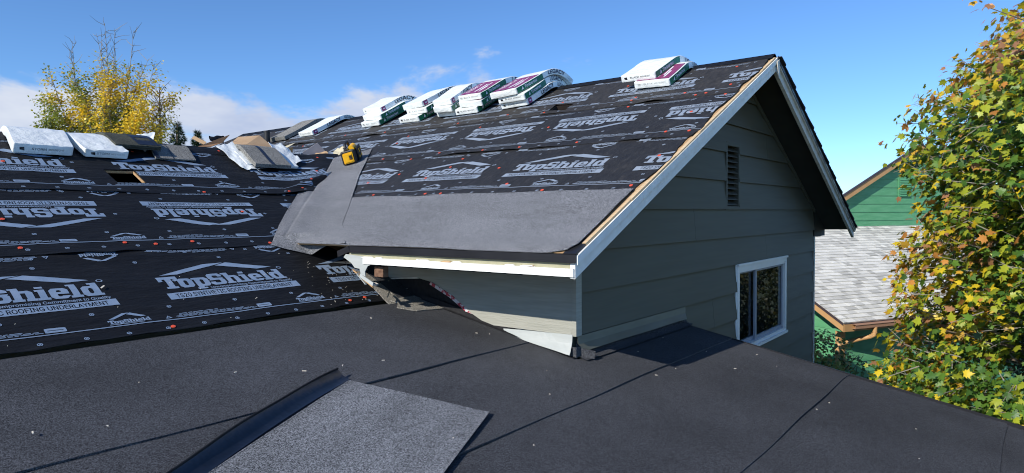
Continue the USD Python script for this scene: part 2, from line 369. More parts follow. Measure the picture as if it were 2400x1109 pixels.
def drape(poly, surf, step, off=0.0, thick=0.0):
    V2, F = grid_poly(poly, step)
    o = off(V2[:, 0], V2[:, 1]) if callable(off) else np.full(len(V2), float(off))
    P = surf(V2, o)
    m = trimesh.Trimesh(P, F, process=False)
    if len(F) and (m.face_normals[:50] @ surf.n).mean() < 0:
        F = F[:, ::-1]
    if thick:
        e = np.vstack([F[:, [0, 1]], F[:, [1, 2]], F[:, [2, 0]]])
        es = np.sort(e, 1)
        _, idx, cnt = np.unique(es, axis=0, return_index=True, return_counts=True)
        b = e[idx[cnt == 1]]
        n0 = len(P)
        # the rim is a wall of its own, so that the sheet keeps smooth normals
        P = np.vstack([P, P[b[:, 0]], P[b[:, 1]], P[b[:, 1]] - surf.n * thick, P[b[:, 0]] - surf.n * thick])
        nb = len(b); i = np.arange(nb)
        F = np.vstack([F, np.stack([n0 + nb + i, n0 + i, n0 + 3 * nb + i], 1), np.stack([n0 + nb + i, n0 + 3 * nb + i, n0 + 2 * nb + i], 1)])
    return trimesh.Trimesh(P, F, process=False)

def ragged(pts, amp=.01, step=.06, seed=0):
    """an outline with a torn, uneven edge"""
    r = np.random.default_rng(seed)
    out = []
    for a, b in zip(pts, pts[1:] + pts[:1]):
        a, b = np.array(a, float), np.array(b, float)
        n = max(1, int(np.linalg.norm(b - a) / step))
        d = b - a; nn = np.array([-d[1], d[0]]) / max(np.linalg.norm(d), 1e-9)
        for i in range(n):
            out.append(tuple(a + d * i / n + nn * r.normal(0, amp) * (i > 0)))
    return Polygon(out).buffer(0)

# ------------------------------------------------------------------ lettering
def text_poly(text, height, bold=False):
    m = meshkit.text_mesh(text, height, 0.002, bold)
    top = m.faces[m.face_normals[:, 2] > .9]
    tri = shapely.polygons(m.vertices[top][:, :, :2])
    return shapely.union_all(tri)

def fit_w(poly, w):
    x0, y0, x1, y1 = poly.bounds
    return affinity.scale(affinity.translate(poly, -x0, 0), w / (x1 - x0), 1, origin=(0, 0))

def rr(x0, y0, x1, y1, c=.14):
    return Polygon([(x0 + c, y0), (x1 - c, y0), (x1, y0 + c), (x1, y1 - c), (x1 - c, y1), (x0 + c, y1), (x0, y1 - c), (x0, y0 + c)])

def slab_letters():
    B = sbox
    T = shapely.union_all([B(0, .76, .98, 1), B(0, .58, .2, 1), B(.78, .58, .98, 1), B(.34, 0, .64, 1), B(.2, 0, .78, .15)])
    o = rr(0, 0, .74, .74).difference(rr(.28, .17, .46, .57, .06))
    p = shapely.union_all([B(-.04, .58, .34, .74), B(.06, -.24, .34, .74), B(-.04, -.24, .46, -.1), rr(.1, 0, .8, .74).difference(rr(.34, .17, .52, .57, .06))])
    S = shapely.union_all([rr(0, .44, .80, 1, .13), rr(0, 0, .82, .57, .13)]).difference(shapely.union_all([rr(.28, .60, .56, .82, .04), B(.5, .60, .9, .70), rr(.26, .19, .55, .42, .04), B(-.1, .30, .3, .42)]))
    h = shapely.union_all([B(-.03, .86, .34, 1), B(.06, 0, .34, 1), B(-.03, 0, .42, .14), rr(.2, .2, .8, .74).difference(B(.34, 0, .52, .56)), B(.52, 0, .8, .5), B(.48, 0, .88, .14)])
    i = shapely.union_all([B(-.02, .6, .36, .74), B(.08, 0, .36, .74), B(-.02, 0, .46, .14), B(.05, .84, .36, 1)])
    e = shapely.union_all([rr(0, 0, .74, .74).difference(rr(.28, .15, .46, .59, .05)), B(.2, .31, .7, .45)]).difference(B(.44, .19, .8, .30))
    l = shapely.union_all([B(-.02, .86, .36, 1), B(.08, 0, .36, 1), B(-.02, 0, .46, .14)])
    d = shapely.union_all([rr(0, 0, .7, .74).difference(rr(.28, .17, .46, .57, .06)), B(.46, 0, .74, 1), B(.36, .86, .74, 1), B(.5, 0, .84, .14)])
    x, out = 0.0, []
    for g, adv in ((T, .90), (o, .79), (p, .85), (S, .87), (h, .91), (i, .49), (e, .78), (l, .49), (d, .84)):
        out.append(affinity.translate(g, x, 0)); x += adv
    return shapely.union_all(out), x

LET, LETW = slab_letters()
def word(w, h, x=0, y=0):
    return affinity.translate(affinity.scale(LET, w / LETW, h, origin=(0, 0)), x, y)

CHEV = shapely.union_all([Polygon([(.045, .318), (.17, .318), (.575, .452), (.42, .452)]), Polygon([(.50, .418), (.60, .452), (.93, .335), (.80, .322)])])
REG = Point(.985, .312).buffer(.02, 5).difference(Point(.985, .312).buffer(.013, 4))
BANNER = Polygon([(.0, 0), (1.005, 0), (1.005, .078), (.0, .078)]).difference(affinity.translate(fit_w(text_poly('TS20 SYNTHETIC ROOFING UNDERLAYMENT', .046, True), .90), .05, .016))
TAGL = affinity.translate(fit_w(text_poly('Uncompromising Commitment to Quality', .026, True), .66), .325, .092)
LOGO = shapely.union_all([CHEV, word(.96, .155, .005, .135), REG, TAGL, BANNER])
SMALL = shapely.union_all([affinity.scale(affinity.translate(CHEV, 0, -.31), .25, .40, origin=(0, 0)), word(.245, .040, 0, -.048), sbox(0, -.062, .2, -.056)])
PILL = sbox(.015, 0, .105, .026).buffer(.009).difference(sbox(.02, .010, .10, .016))
RING = Point(0, 0).buffer(.0145, 5).difference(Point(0, 0).buffer(.0095, 4)).union(affinity.rotate(sbox(-.009, -.003, .009, .003), 35, origin=(0, 0)))
def fine(w, seed):
    r = random.Random(seed); out = []
    for k, y in enumerate((0, .011, .022, .036)):
        x = .02 + .05 * r.random()
        lim = w * (1, .9, .75, .5)[k]
        while x < lim:
            l = .018 + .05 * r.random(); out.append(sbox(x, y, x + l, y + .0055)); x += l + .008
    return shapely.union_all(out)
FINE = shapely.union_all([fine(.62, 1), Polygon([(-.05, 0), (-.01, 0), (-.03, .034)]).difference(Polygon([(-.04, .007), (-.02, .007), (-.03, .024)]))])

def place(g, u0, v0, sgn=1, inv=False, w=1.0, H=0.0):
    """sgn: reading direction along u; inv: printed the other way up, its top at v0"""
    if inv:
        return affinity.affine_transform(g, [-sgn, 0, 0, -1, u0 + sgn * w, v0])
    return affinity.affine_transform(g, [sgn, 0, 0, 1, u0, v0])

# ================================================================== the house
HOUSE = thing('house', 'dark grey house being re-roofed with a white-edged gable and black underlayment roofs', 'house', (RX, 0, GROUND))

def course(surf, outline, v0, vlen, layer, starts, sgn, inverted, cut=None, seed=0, marks_phase=0.0, orange=()):
    """one roll-width of printed underlayment: sheet > printed_logo, printed_marks, cap_nail"""
    poly = outline
    base = .003 + .0045 * layer
    def lift(u, v):
        e = np.clip(1 - (v - v0) / .07, 0, 1)
        w_ = np.clip(meshkit.fbm(np.stack([np.asarray(u) * 2.3, np.full(np.shape(u), seed * 1.3), np.zeros(np.shape(u))], -1), 2, seed) - .42, 0, 1)
        return base + .045 * e * e * w_
    off = lift if cut is None else (lambda u, v: lift(u, v) + cut(u, v))
    s = obj('underlayment', drape(poly, surf, .05, off, .004), MAT['felt' if surf is MAIN else 'felt_walked' if layer == 3 else 'felt_dusty'], HOUSE, smooth=True)
    up = lambda u, v: off(u, v) + .0022
    def put(name, g):
        g = shapely.make_valid(g).intersection(poly)
        if g.area > 2e-4:
            obj(name, drape(g, surf, .05, up), MAT['print' if surf is MAIN else 'print_dusty'], s, smooth=True)
    umin, _, umax, _ = poly.bounds
    for u in starts:
        put('printed_logo', place(LOGO, u, v0 + (.855 if inverted else .385), sgn, inverted))
    out = [sbox(umin, v0 + .142, umax, v0 + .150)]
    per = 1.31
    for k in range(-9, 12):
        u = marks_phase + per * k
        if u < umin - 2 or u > umax + 2:
            continue
        out += [place(SMALL, u, v0 + .225, sgn), place(PILL, u - sgn * .34, v0 + .172, sgn), place(FINE, u + sgn * .38, v0 + .166, sgn),
                place(SMALL, u + sgn * .1, v0 + 1.02, sgn, True, .25), place(PILL, u + sgn * .55, v0 + 1.07, sgn), place(FINE, u - sgn * .72, v0 + 1.06, sgn, True, .6)]
    rings = []
    for v, st, ph in ((.065, .23, 0), (.30, .46, .1), (.62, 1.31, .62), (.92, .62, .2), (1.03, .50, .42)):
        for u in np.arange(umin + ph, umax, st):
            rings.append(affinity.translate(RING, u, v0 + v))
    put('printed_marks', shapely.union_all(out + rings))
    for (u, v) in orange:
        if poly.buffer(-.01).contains(Point(u, v)):
            c = trimesh.creation.cylinder(.0145, .004, sections=10)
            t = trimesh.creation.cylinder(.006, .006, sections=8)
            m = cat_([c, t])
            R = trimesh.geometry.align_vectors([0, 0, 1], surf.n)
            m.apply_transform(R)
            o_ = float(np.ravel(off(np.array([u]), np.array([v])))[0])
            m.apply_translation(surf(np.array([[u, v]]), o_ + .004)[0])
            obj('cap_nail', m, MAT['cap_orange'], s)
    return s

# --- main roof
HOLE = Polygon([(-1.62, 2.615), (-1.36, 2.628), (-1.355, 2.35), (-1.60, 2.335)])
def valley_v(u):            # slope distance on the main roof of the valley, at x = u
    return (1.004 + .984 * (u + OH)) * KM
UR = 1.36                   # where the main ridge dies into the wing
UL = -9.0
deck = Polygon([(UL, .09), (0.0, .09), (0.0, valley_v(0.0)), (UR, valley_v(UR)), (UR, SD_RIDGE_M), (UL, SD_RIDGE_M)]).difference(HOLE)
obj('roof_deck', drape(deck, FLATM, .4, -.006), MAT['wood'], HOUSE)
# back slope of the main roof
obj('roof_deck', hexa([(UL, YR, ZRM - .03), (UR + .3, YR, ZRM - .03), (UR + .3, YR + 3, ZRM - .03 - 3 * TM), (UL, YR + 3, ZRM - .03 - 3 * TM),
                       (UL, YR, ZRM - .004), (UR + .3, YR, ZRM - .004), (UR + .3, YR + 3, ZRM - .004 - 3 * TM), (UL, YR + 3, ZRM - .004 - 3 * TM)]), MAT['felt'], HOUSE)
ORM = [(-2.606, 1.179), (-1.954, 1.202), (-1.461, 1.181), (-2.076, .072), (-.509, .117), (-.672, .096), (-.909, 2.163), (.002, 2.175), (.19, 2.227), (.38, 2.374), (-2.34, 2.696), (-2.598, 1.623),
       (-.735, 1.752), (-.221, 3.293), (.695, 3.253), (1.035, 3.237), (.70, 2.74), (-2.166, 3.311), (-.815, 1.11), (-.221, 1.75), (-1.2, 3.1), (-3.3, 2.2), (-3.1, 1.2), (-1.75, 1.16)]
c1 = ragged([(UL, 0.0), (-.30, .04), (-.24, .46), (-.22, .88), (-.35, 1.22), (UL, 1.22)], .006, .12, 2)
course(MAIN, c1, 0.0, 1.2, 0, (-5.94, -4.61, -3.28, -1.955, -.635), 1, False, seed=1, marks_phase=-2.41, orange=[o for o in ORM if o[1] < 1.09])
c2 = ragged([(UL, 1.09), (-.66, 1.075), (-.62, 1.25), (-.35, 1.6), (.25, 2.28), (UL, 2.30)], .006, .12, 3)
course(MAIN, c2, 1.085, 1.2, 1, (-5.57, -4.25, -2.92, -1.57, -.235), 1, True, seed=2, marks_phase=-2.02, orange=[o for o in ORM if 1.09 <= o[1] < 2.12])
TORN = [(.452, 2.15), (.50, 2.24), (.56, 2.33), (.66, 2.45), (.75, 2.567), (.86, 2.69), (.943, 2.806), (1.08, 2.93), (1.22, 3.06), (1.30, 3.17), (1.44, SD_RIDGE_M + .02)]
jag = []
jr = random.Random(4)
for a, b in zip(TORN, TORN[1:]):
    for k in range(4):
        q = np.array(a) + (np.array(b) - np.array(a)) * k / 4
        jag.append((q[0] + jr.uniform(-.022, .022), q[1] + jr.uniform(-.012, .012)))
jag.append(TORN[-1])
c3 = Polygon([(UL, 2.13)] + [(u, 2.13 + .012 * math.sin(u * 5)) for u in np.arange(UL + .3, .3, .3)] + [(.40, 2.14)] + jag + [(UL, SD_RIDGE_M + .02)]).buffer(0).difference(HOLE)
def fold(u, v):             # the loose corner that stands up as a fold beside the valley
    d = np.abs((v - 2.24) - .32 * np.clip(u - .05, 0, 1) - .25 * np.clip(u - .3, 0, 1))
    return .045 * np.exp(-(d / .05) ** 2) * np.clip((u + .25) / .45, 0, 1) + .050 * np.clip((u - .97 * (v - 1.118) / KM + OH + .35) / .3, 0, 1)
course(MAIN, c3, 2.125, 1.2, 2, (-5.6, -4.23, -2.87, -1.50, -.13), 1, False, cut=fold, seed=3, marks_phase=-.72, orange=[o for o in ORM if o[1] >= 2.12])
# the sheet over the main ridge
rg = []
for k in range(7):
    a = -1 + k / 3
    rg.append((a * .16, -abs(a) * .16 * TM + .012 - .012 * abs(a)))
strip = [[(UL, YR + a, ZRM + z + .012) for a, z in rg], [(UR - .05, YR + a, ZRM + z + .012) for a, z in rg]]
V = np.array(strip[0] + strip[1]); n_ = len(rg)
F = [[i, n_ + i, n_ + i + 1] for i in range(n_ - 1)] + [[i, n_ + i + 1, i + 1] for i in range(n_ - 1)]
obj('ridge_underlayment', trimesh.Trimesh(V, F, process=False), MAT['felt'], HOUSE, smooth=True)
# cut-out for a roof vent: raw plywood edges round a dark hole
hp = list(HOLE.exterior.coords)[:-1]
for a, b in zip(hp, hp[1:] + hp[:1]):
    A, B = FLATM(np.array([a, b]), 0.0)
    n_ = FLATM.n
    t_ = np.cross(B - A, n_); t_ /= np.linalg.norm(t_)
    obj('hole_edge', hexa([A - n_ * .020, B - n_ * .020, B - n_ * .020 + t_ * .008, A - n_ * .020 + t_ * .008, A + n_ * .001, B + n_ * .001, B + n_ * .001 + t_ * .008, A + n_ * .001 + t_ * .008]), MAT['wood'], HOUSE)
obj('attic_floor', bx(UL, UR, Y0 + .3, YR + 2.4, Z0 - .35, Z0 - .30), MAT['attic'], HOUSE)

# --- wing roof (left slope)
HOLEW = Polygon([(1.823, 3.263), (1.859, 3.496), (1.582, 3.453), (1.557, 3.213)])
YF = 10.2
def valley_y(v):            # y of the valley on the wing slope, at slope distance v
    x = -OH + v / KW
    return Y0 + 1.004 + .984 * (x + OH)
def back_y(v):
    x = -OH + v / KW
    z = ZR - TW * (RX - x)
    return YR + (ZRM - z) / TM
vR = SD_RIDGE_W
vm = (UR + OH) * KW
deckw = Polygon([(-OG + .004, .012), (valley_y(0), .012), (valley_y(vm), vm), (back_y(0.6), 0.6), (YF, .6), (YF, vR), (-OG + .004, vR)]).difference(HOLEW)
obj('roof_deck', drape(deckw, FLATW, .4, -.006, .014), MAT['wood'], HOUSE)
ORW = [(1.745, .968), (1.542, .959), (.437, .969), (-.326, 1.007), (1.98, 1.616), (2.094, 1.357), (2.63, 1.511), (2.553, 2.093), (2.894, 1.972), (1.89, 2.05), (1.277, 1.516), (2.003, 1.848), (3.445, 2.05), (2.925, 1.318),
       (2.479, .983), (1.843, 3.20), (1.795, 3.55), (2.458, 3.311), (3.195, 3.2), (2.591, 2.905), (1.426, 2.631), (.737, 2.05), (-.116, 2.136), (-.339, 2.107), (-.153, 2.639), (.746, 3.362), (.685, 3.046), (.752, 3.267),
       (.009, 3.173), (-.086, 3.2), (.167, 3.295), (-.318, 3.083), (-.263, 3.399), (-.301, 1.573), (3.774, 2.621), (3.81, 2.88), (1.418, 2.06), (4.6, 3.2), (5.2, 2.4), (5.6, 3.3), (4.3, 2.15), (6.3, 3.0), (1.1, 3.9), (-.1, 4.1), (0.9, 1.12)]
def raked(v0, v1, seed, lo=-.402):
    r = random.Random(seed); pts = []
    for v in np.arange(v0, v1 + .001, .07):
        pts.append((lo + .022 * math.sin(v * 7 + seed) + r.uniform(-.008, .008), min(v, v1)))
    return pts
def wpoly(v0, v1, seed, valley=True, lo=-.402):
    left = raked(v0, v1, seed, lo)
    if v0 < vm:
        b = [(valley_y(min(v1, vm)) + .02, min(v1, vm))] if v1 <= vm else [(YF, v1), (YF, v0 + .25), (back_y(max(v0, .8)), max(v0, .8)), (valley_y(vm), vm)]
        b += [(valley_y(v0), v0)]
    else:
        b = [(YF, v1), (YF, v0)]
    return Polygon(left + b).buffer(0)
w1 = wpoly(.905, 2.10, 1)
course(WING, w1, .905, 1.2, 1, (3.67, 2.385, 1.09, -.2), -1, False, seed=5, marks_phase=1.93, orange=[o for o in ORW if o[1] < 2.0])
w2 = wpoly(2.0, 3.24, 2)
course(WING, w2, 2.0, 1.2, 2, (6.45, 5.18, 3.9, 2.61, 1.38, .12), -1, True, seed=6, marks_phase=2.5, orange=[o for o in ORW if 2.0 <= o[1] < 3.13])
w3 = wpoly(3.13, vR + .01, 3).difference(HOLEW)
course(WING, w3, 3.13, 1.2, 3, (7.6, 6.32, 5.03, 3.74, 2.47, 1.17, -.13), -1, False, seed=7, marks_phase=.95, orange=[o for o in ORW if o[1] >= 3.13])
hp = list(HOLEW.exterior.coords)[:-1]
for a, b in zip(hp, hp[1:] + hp[:1]):
    A, B = FLATW(np.array([a, b]), 0.0); n_ = FLATW.n
    t_ = np.cross(B - A, n_); t_ /= np.linalg.norm(t_)
    obj('hole_edge', hexa([A - n_ * .05, B - n_ * .05, B - n_ * .05 + t_ * .005, A - n_ * .05 + t_ * .005, A + n_ * .001, B + n_ * .001, B + n_ * .001 + t_ * .005, A + n_ * .001 + t_ * .005]), MAT['attic'], HOUSE)  # edges coloured near-black to stand for shade inside the hole
obj('attic_floor', bx(-.2, W + .2, .3, YF, .20, .24), MAT['attic'], HOUSE)

# --- mineral-surfaced membrane: eave course of the wing and the valley strip
def eave_drop(u, v):
    return .020 - .012 * np.exp(-(v / .03) ** 2) + 0 * u
we = Polygon([(-.40, .10), (-.36, .03), (-.2, -.012), (1.80, -.012), (2.45, -.010), (3.0, .50), (3.06, .915)] + [(u, .925 + .006 * math.sin(u * 6)) for u in np.arange(3.0, -.3, -.2)] + [(-.385, .93)])
obj('eave_membrane', drape(we, WING, .05, eave_drop, .005), MAT['mineral'], HOUSE, smooth=True)
# valley strip: left leaf on the main slope, right leaf on the wing slope, one bent sheet
def vstrip():
    """one sheet: follows the valley, then its loose lower end bridges from the wing eave down to the main roof"""
    N, Ml, Mr = 64, 8, 22
    fs = list(np.linspace(-1, 0, Ml + 1)) + list(np.linspace(0, 1, Mr + 1))[1:]
    rows = []
    for tt in np.linspace(0, 1, N):
        xv = -OH - .01 + 1.93 * tt
        yv = Y0 + 1.004 + .984 * (xv + OH)
        sv = (1.004 + .984 * (xv + OH)) * KM
        wv = (xv + OH) * KW
        row = []
        for f in fs:
            if f <= 0:
                wl = .105 + .012 * math.sin(9 * tt) + .10 * tt
                P = MAIN(np.array([[xv + f * wl * .74, sv - f * wl * .68]]), .018)[0]
            else:
                wl = .53 + .012 * math.sin(7 * tt + 1)
                P = WING(np.array([[yv - f * wl * .72, wv + f * wl * .68]]), .0235)[0]
            P = P + np.array([-.25, -.25, .93]) * .055 * math.exp(-(f / .35) ** 2 if f > 0 else -(f / .9) ** 2) * (1 - .5 * tt)
            P = P + np.array([-.3, -.3, .9]) * .010 * math.sin(6 * tt + 4 * f) * max(0, 1 - abs(f)) * min(1, 4 * tt)
            row.append(P)
        rows.append(row)
    pm = lambda u, v, h=.018: MAIN(np.array([[u, v]]), h)[0]
    E1 = np.array([-OH - .014, 1.77, ZE_ + .018])
    a = pm(-.559, .845); 
    rim = [pm(-.79, 1.115), pm(-.839, 1.064), pm(-.75, .985), pm(-.66, .915), a, a + (E1 - a) * .25 + [0, .0, .022], a + (E1 - a) * .5 + [0, .02, .030], a + (E1 - a) * .75 + [0, .02, .018], E1]
    d = np.r_[0, np.cumsum([np.linalg.norm(q - p) for p, q in zip(rim, rim[1:])])]
    rim = np.array(rim)
    n = len(fs)
    t_ = np.linspace(0, d[-1], n)
    edge = np.stack([np.interp(t_, d, rim[:, k]) for k in range(3)], 1)
    K = 16
    tail = []
    for k in range(K):
        g = k / K
        q = edge * (1 - g) + np.array(rows[0]) * g
        q[:, 2] += .022 * math.sin(math.pi * g) * np.sin(np.pi * np.linspace(0, 1, n)) ** 2
        tail.append(list(q))
    rows = tail + rows
    V = np.array(rows).reshape(-1, 3)
    F = []
    for i in range(len(rows) - 1):
        for j in range(n - 1):
            a_ = i * n + j
            F += [[a_, a_ + 1, a_ + n + 1], [a_, a_ + n + 1, a_ + n]]
    m = trimesh.Trimesh(V, np.array(F), process=False)
    if m.face_normals[:, 2].mean() < 0:
        m = trimesh.Trimesh(V, np.array(F)[:, ::-1], process=False)
    return m
ZE_ = ZR - TW * (RX + OH)
vs = vstrip()
def thickened(m, t_):
    m = trimesh.Trimesh(np.array(m.vertices), np.array(m.faces), process=False)
    nv = meshkit.arrays(m, True)[2]
    q = trimesh.Trimesh(np.array(m.vertices) - nv * t_, np.array(m.faces)[:, ::-1], process=False)
    e = np.vstack([m.faces[:, [0, 1]], m.faces[:, [1, 2]], m.faces[:, [2, 0]]]); es = np.sort(e, 1)
    _, idx, cnt = np.unique(es, axis=0, return_index=True, return_counts=True)
    b = e[idx[cnt == 1]]; A, B = m.vertices[b[:, 0]], m.vertices[b[:, 1]]; A2, B2 = q.vertices[b[:, 0]], q.vertices[b[:, 1]]
    nb_ = len(b); i = np.arange(nb_)
    rim = trimesh.Trimesh(np.vstack([A, B, B2, A2]), np.vstack([np.stack([nb_ + i, i, 3 * nb_ + i], 1), np.stack([nb_ + i, 3 * nb_ + i, 2 * nb_ + i], 1)]), process=False)
    return q, rim
under, rim_ = thickened(vs, .005)
obj('valley_membrane', vs, MAT['mineral'], HOUSE, smooth=True)
obj('membrane_underside', cat_([under, rim_]), MAT['bitumen'], HOUSE, smooth=30)

# --- eave of the wing
ZE = ZR - TW * (RX + OH)          # plane height at the eave (0.334)
XE = -OH
obj('drip_edge', cat_([bx(XE - .012, XE - .008, -OG - .012, 1.72, ZE - .052, ZE - .001), bx(XE - .020, XE - .012, -OG - .012, 1.72, ZE - .058, ZE - .052), bx(XE - .012, XE + .04, -OG - .012, 1.72, ZE - .006, ZE - .003)]), MAT['black_metal'], HOUSE)
# the drip edge bends down at its torn far end
obj('drip_edge', frame_box((XE - .012, 1.72, ZE - .052), (0, .95, -.30), (1, 0, 0), (0, .2, .95), .16, .006, .05), MAT['black_metal'], HOUSE)
obj('sub_fascia', bx(XE + .004, XE + .034, -OG + .02, 1.74, ZE - .14, ZE - .012), MAT['olive'], HOUSE)
fb = trimesh.creation.box((.02, 1.92 + OG - .42, .052), )
fb = bx(XE - .016, XE + .003, -OG + .004, 1.55, ZE - .143, ZE - .093)
obj('fascia_board', fb, MAT['white'], HOUSE)
rr_ = random.Random(11)
for k in range(9):          # flaked caulk and splinters along the top of the fascia
    y = rr_.uniform(-.3, 1.45); l = rr_.uniform(.03, .16)
    obj('paint_flake', hexa([(XE - .018, y, ZE - .094), (XE - .004, y, ZE - .094), (XE - .004, y + l, ZE - .094), (XE - .018, y + l, ZE - .094), (XE - .014, y + l * .2, ZE - .085), (XE - .004, y + l * .2, ZE - .083), (XE - .004, y + l * .8, ZE - .084), (XE - .014, y + l * .8, ZE - .086)]),
        MAT['wood' if k in (2, 5) else 'white'], HOUSE)
obj('soffit', bx(XE + .004, -.012, -.02, 1.95, ZE - .152, ZE - .144), MAT['soffit'], HOUSE)
# torn end of the eave: a pale metal return with a jagged lower edge, splintered wood, an old brown block
ret = Polygon([(1.47, .243), (1.77, .262), (1.80, .235), (1.70, .190), (1.66, .155), (1.60, .150), (1.585, .105), (1.53, .092), (1.535, .13), (1.50, .175), (1.47, .185)])
rm = trimesh.creation.extrude_polygon(ret, .006, engine='earcut')
rm.vertices = rm.vertices[:, [2, 0, 1]] + np.array([XE - .008, 0, 0]); rm.fix_normals()
obj('eave_return', rm, MAT['flashing'], HOUSE)
for (o_, a_, b_, c_, A_, B_, C_, mt) in [
        ((XE - .01, 1.60, .085), (0, -.62, -.25), (1, 0, 0), (.1, -.2, 1), .17, .008, .026, 'flashing'), ((XE + .02, 1.72, .125), (.05, -.75, -.42), (.9, .1, 0), (0, .4, 1), .26, .012, .016, 'wood'),
        ((XE + .01, 1.66, .10), (.1, -.6, -.55), (.9, .1, 0), (0, .4, 1), .12, .02, .010, 'flashing'), ((XE + .05, 1.58, .03), (.0, -.7, -.1), (.9, .1, .2), (0, .2, 1), .11, .03, .012, 'cream'),
        ((XE + .0, 1.80, .20), (.06, -.5, -.6), (1, 0, 0), (0, .6, .5), .16, .006, .02, 'black_metal')]:
    a_, b_, c_ = (np.array(t, float) / np.linalg.norm(t) for t in (a_, b_, c_))
    obj('splinter', frame_box(o_, a_, b_, c_, A_, B_, C_), MAT[mt], HOUSE)
blk = round_box(.06, .105, .085, .006)
blk.apply_translation((XE + .075, 1.435, ZE - .205))
obj('rotten_block', blk, MAT['wood_old'], HOUSE)

# --- walls of the wing
def wallpoly(pts, y, th=.012):
    """a board in the gable wall: outline in (x, z), lower edge proud"""
    m = trimesh.creation.extrude_polygon(pts, th, engine='earcut')
    v = m.vertices.copy()
    return v, m.faces
def board(poly, ztop, e, yface=0.0, th=.009, proud=.026):
    out = []
    for g in getattr(poly, 'geoms', [poly]):
        if g.area < 1e-4:
            continue
        m = trimesh.creation.extrude_polygon(g, th, engine='earcut')
        v = m.vertices
        y = yface - v[:, 2] - proud * np.clip((ztop - v[:, 1]) / e, 0, 1)
        m.vertices = np.stack([v[:, 0], y, v[:, 1]], -1)
        m.fix_normals()
        out.append(m)
    return cat_(out) if out else None

gable = Polygon([(0, GROUND), (W, GROUND), (W, ZR - TW * RX - .06), (RX, ZR - .06), (0, ZR - TW * RX - .06)])
WIN = (3.27, 5.12, -1.02, -.004)
VENT = (2.955, 3.33, .635, 1.305)
opening = shapely.union_all([sbox(WIN[0] + .05, WIN[2] + .03, WIN[1] - .05, WIN[3] - .03), sbox(VENT[0], VENT[2], VENT[1], VENT[3])])
gw = trimesh.creation.extrude_polygon(gable.difference(opening), .09, engine='earcut')
gw.vertices = np.stack([gw.vertices[:, 0], .014 + gw.vertices[:, 2], gw.vertices[:, 1]], -1); gw.fix_normals()
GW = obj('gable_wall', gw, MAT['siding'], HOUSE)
E_ = .305
clip = Polygon([(.045, GROUND), (W - .05, GROUND), (W - .05, ZR - TW * RX - .055), (RX, ZR - .055), (.045, ZR - TW * RX - .03)])
for k in range(-7, 15):
    zb = -k * E_; zt = zb + E_ + .012
    segs = [(.045, W - .05)]
    if k == -2 + 1:
        segs = [(.045, 2.118), (2.122, W - .05)]
    if k in (2,):
        segs = [(.045, 2.6), (2.604, W - .05)]
    if k in (0, -4):
        segs = [(.045, 4.3), (4.303, W - .05)]
    for (xa, xb) in segs:
        g = sbox(xa, zb, xb, zt).intersection(clip).difference(opening)
        for g1 in getattr(g, 'geoms', [g]):
            b_ = board(g1, zt, E_) if g1.area > 1e-4 else None
            if b_ is not None:
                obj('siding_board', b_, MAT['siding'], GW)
obj('corner_board', cat_([bx(-.030, .045, -.038, -.002, -.31, .30), ]), MAT['siding_lit'], GW)
obj('corner_board', bx(W - .05, W + .004, -.032, .006, GROUND, ZE - .13), MAT['cream'], GW)
for sx_ in (-1, 1):         # frieze trim under the rakes
    pts = []
    x0, x1 = (0.02, RX) if sx_ < 0 else (RX, W - .05)
    A = np.array([x1 if sx_ > 0 else x0, 0, ZR - TW * abs((x1 if sx_ > 0 else x0) - RX) - .10]); B = np.array([RX, 0, ZR - .10])
    d = B - A; l = np.linalg.norm(d); d /= l
    obj('frieze_board', frame_box(A + np.array([0, -.044, -.0]), d, (0, 1, 0), np.cross(d, [0, 1, 0]) * (1 if np.cross(d, [0, 1, 0])[2] > 0 else -1), l, .022, .045), MAT['siding'], GW)
# gable vent with sloping louvres
x0, x1, z0, z1 = VENT
VT = obj('gable_vent', cat_([bx(x0 - .02, x0 + .02, -.028, .03, z0 - .03, z1 + .03), bx(x1 - .02, x1 + .02, -.028, .03, z0 - .03, z1 + .03), bx(x0 + .02, x1 - .02, -.028, .03, z1 - .01, z1 + .03), bx(x0 + .02, x1 - .02, -.028, .03, z0 - .03, z0 + .01)]), MAT['siding'], HOUSE)
for k in range(11):
    z = z0 + .03 + k * (z1 - z0 - .03) / 11
    obj('louvre', hexa([(x0 + .021, -.020, z - .010), (x1 - .021, -.020, z - .010), (x1 - .021, .040, z + .036), (x0 + .021, .040, z + .036), (x0 + .021, -.018, z - .002), (x1 - .021, -.018, z - .002), (x1 - .021, .042, z + .042), (x0 + .021, .042, z + .042)]), MAT['siding'], VT)
obj('vent_back', bx(x0, x1, .06, .07, z0, z1), MAT['attic'], VT)
# window: white casing with a ragged caulk line, grey slider sashes, two panes
x0, x1, z0, z1 = WIN
cw = .07
WN = obj('window', cat_([bx(x0 + cw, x1 - cw, -.036, .05, z1 - cw, z1), bx(x0 - .01, x1 + .014, -.052, -.030, z1 - .018, z1 + .006), bx(x0 + cw, x1 - cw, -.036, .05, z0, z0 + cw),
                         bx(x0, x0 + cw, -.036, .05, z0, z1 - .019), bx(x1 - cw, x1, -.036, .05, z0, z1 - .019), bx(x0 - .006, x1 + .006, -.058, -.037, z0, z0 + .03), bx(x0 + cw, x1 - cw, -.030, -.022, z1 - cw - .026, z1 - cw - .001)]), MAT['vinyl'], HOUSE)
cp = [(x0 - .012, z0)]
for k in range(20):
    z = z0 + (z1 - z0) * k / 19
    cp.append((x0 - .006 - .022 * ((z % E_) / E_) ** 1.3, z))
cp += [(x0 + .001, z1), (x0 + .001, z0)]
ck = trimesh.creation.extrude_polygon(Polygon(cp).buffer(0), .012, engine='earcut')
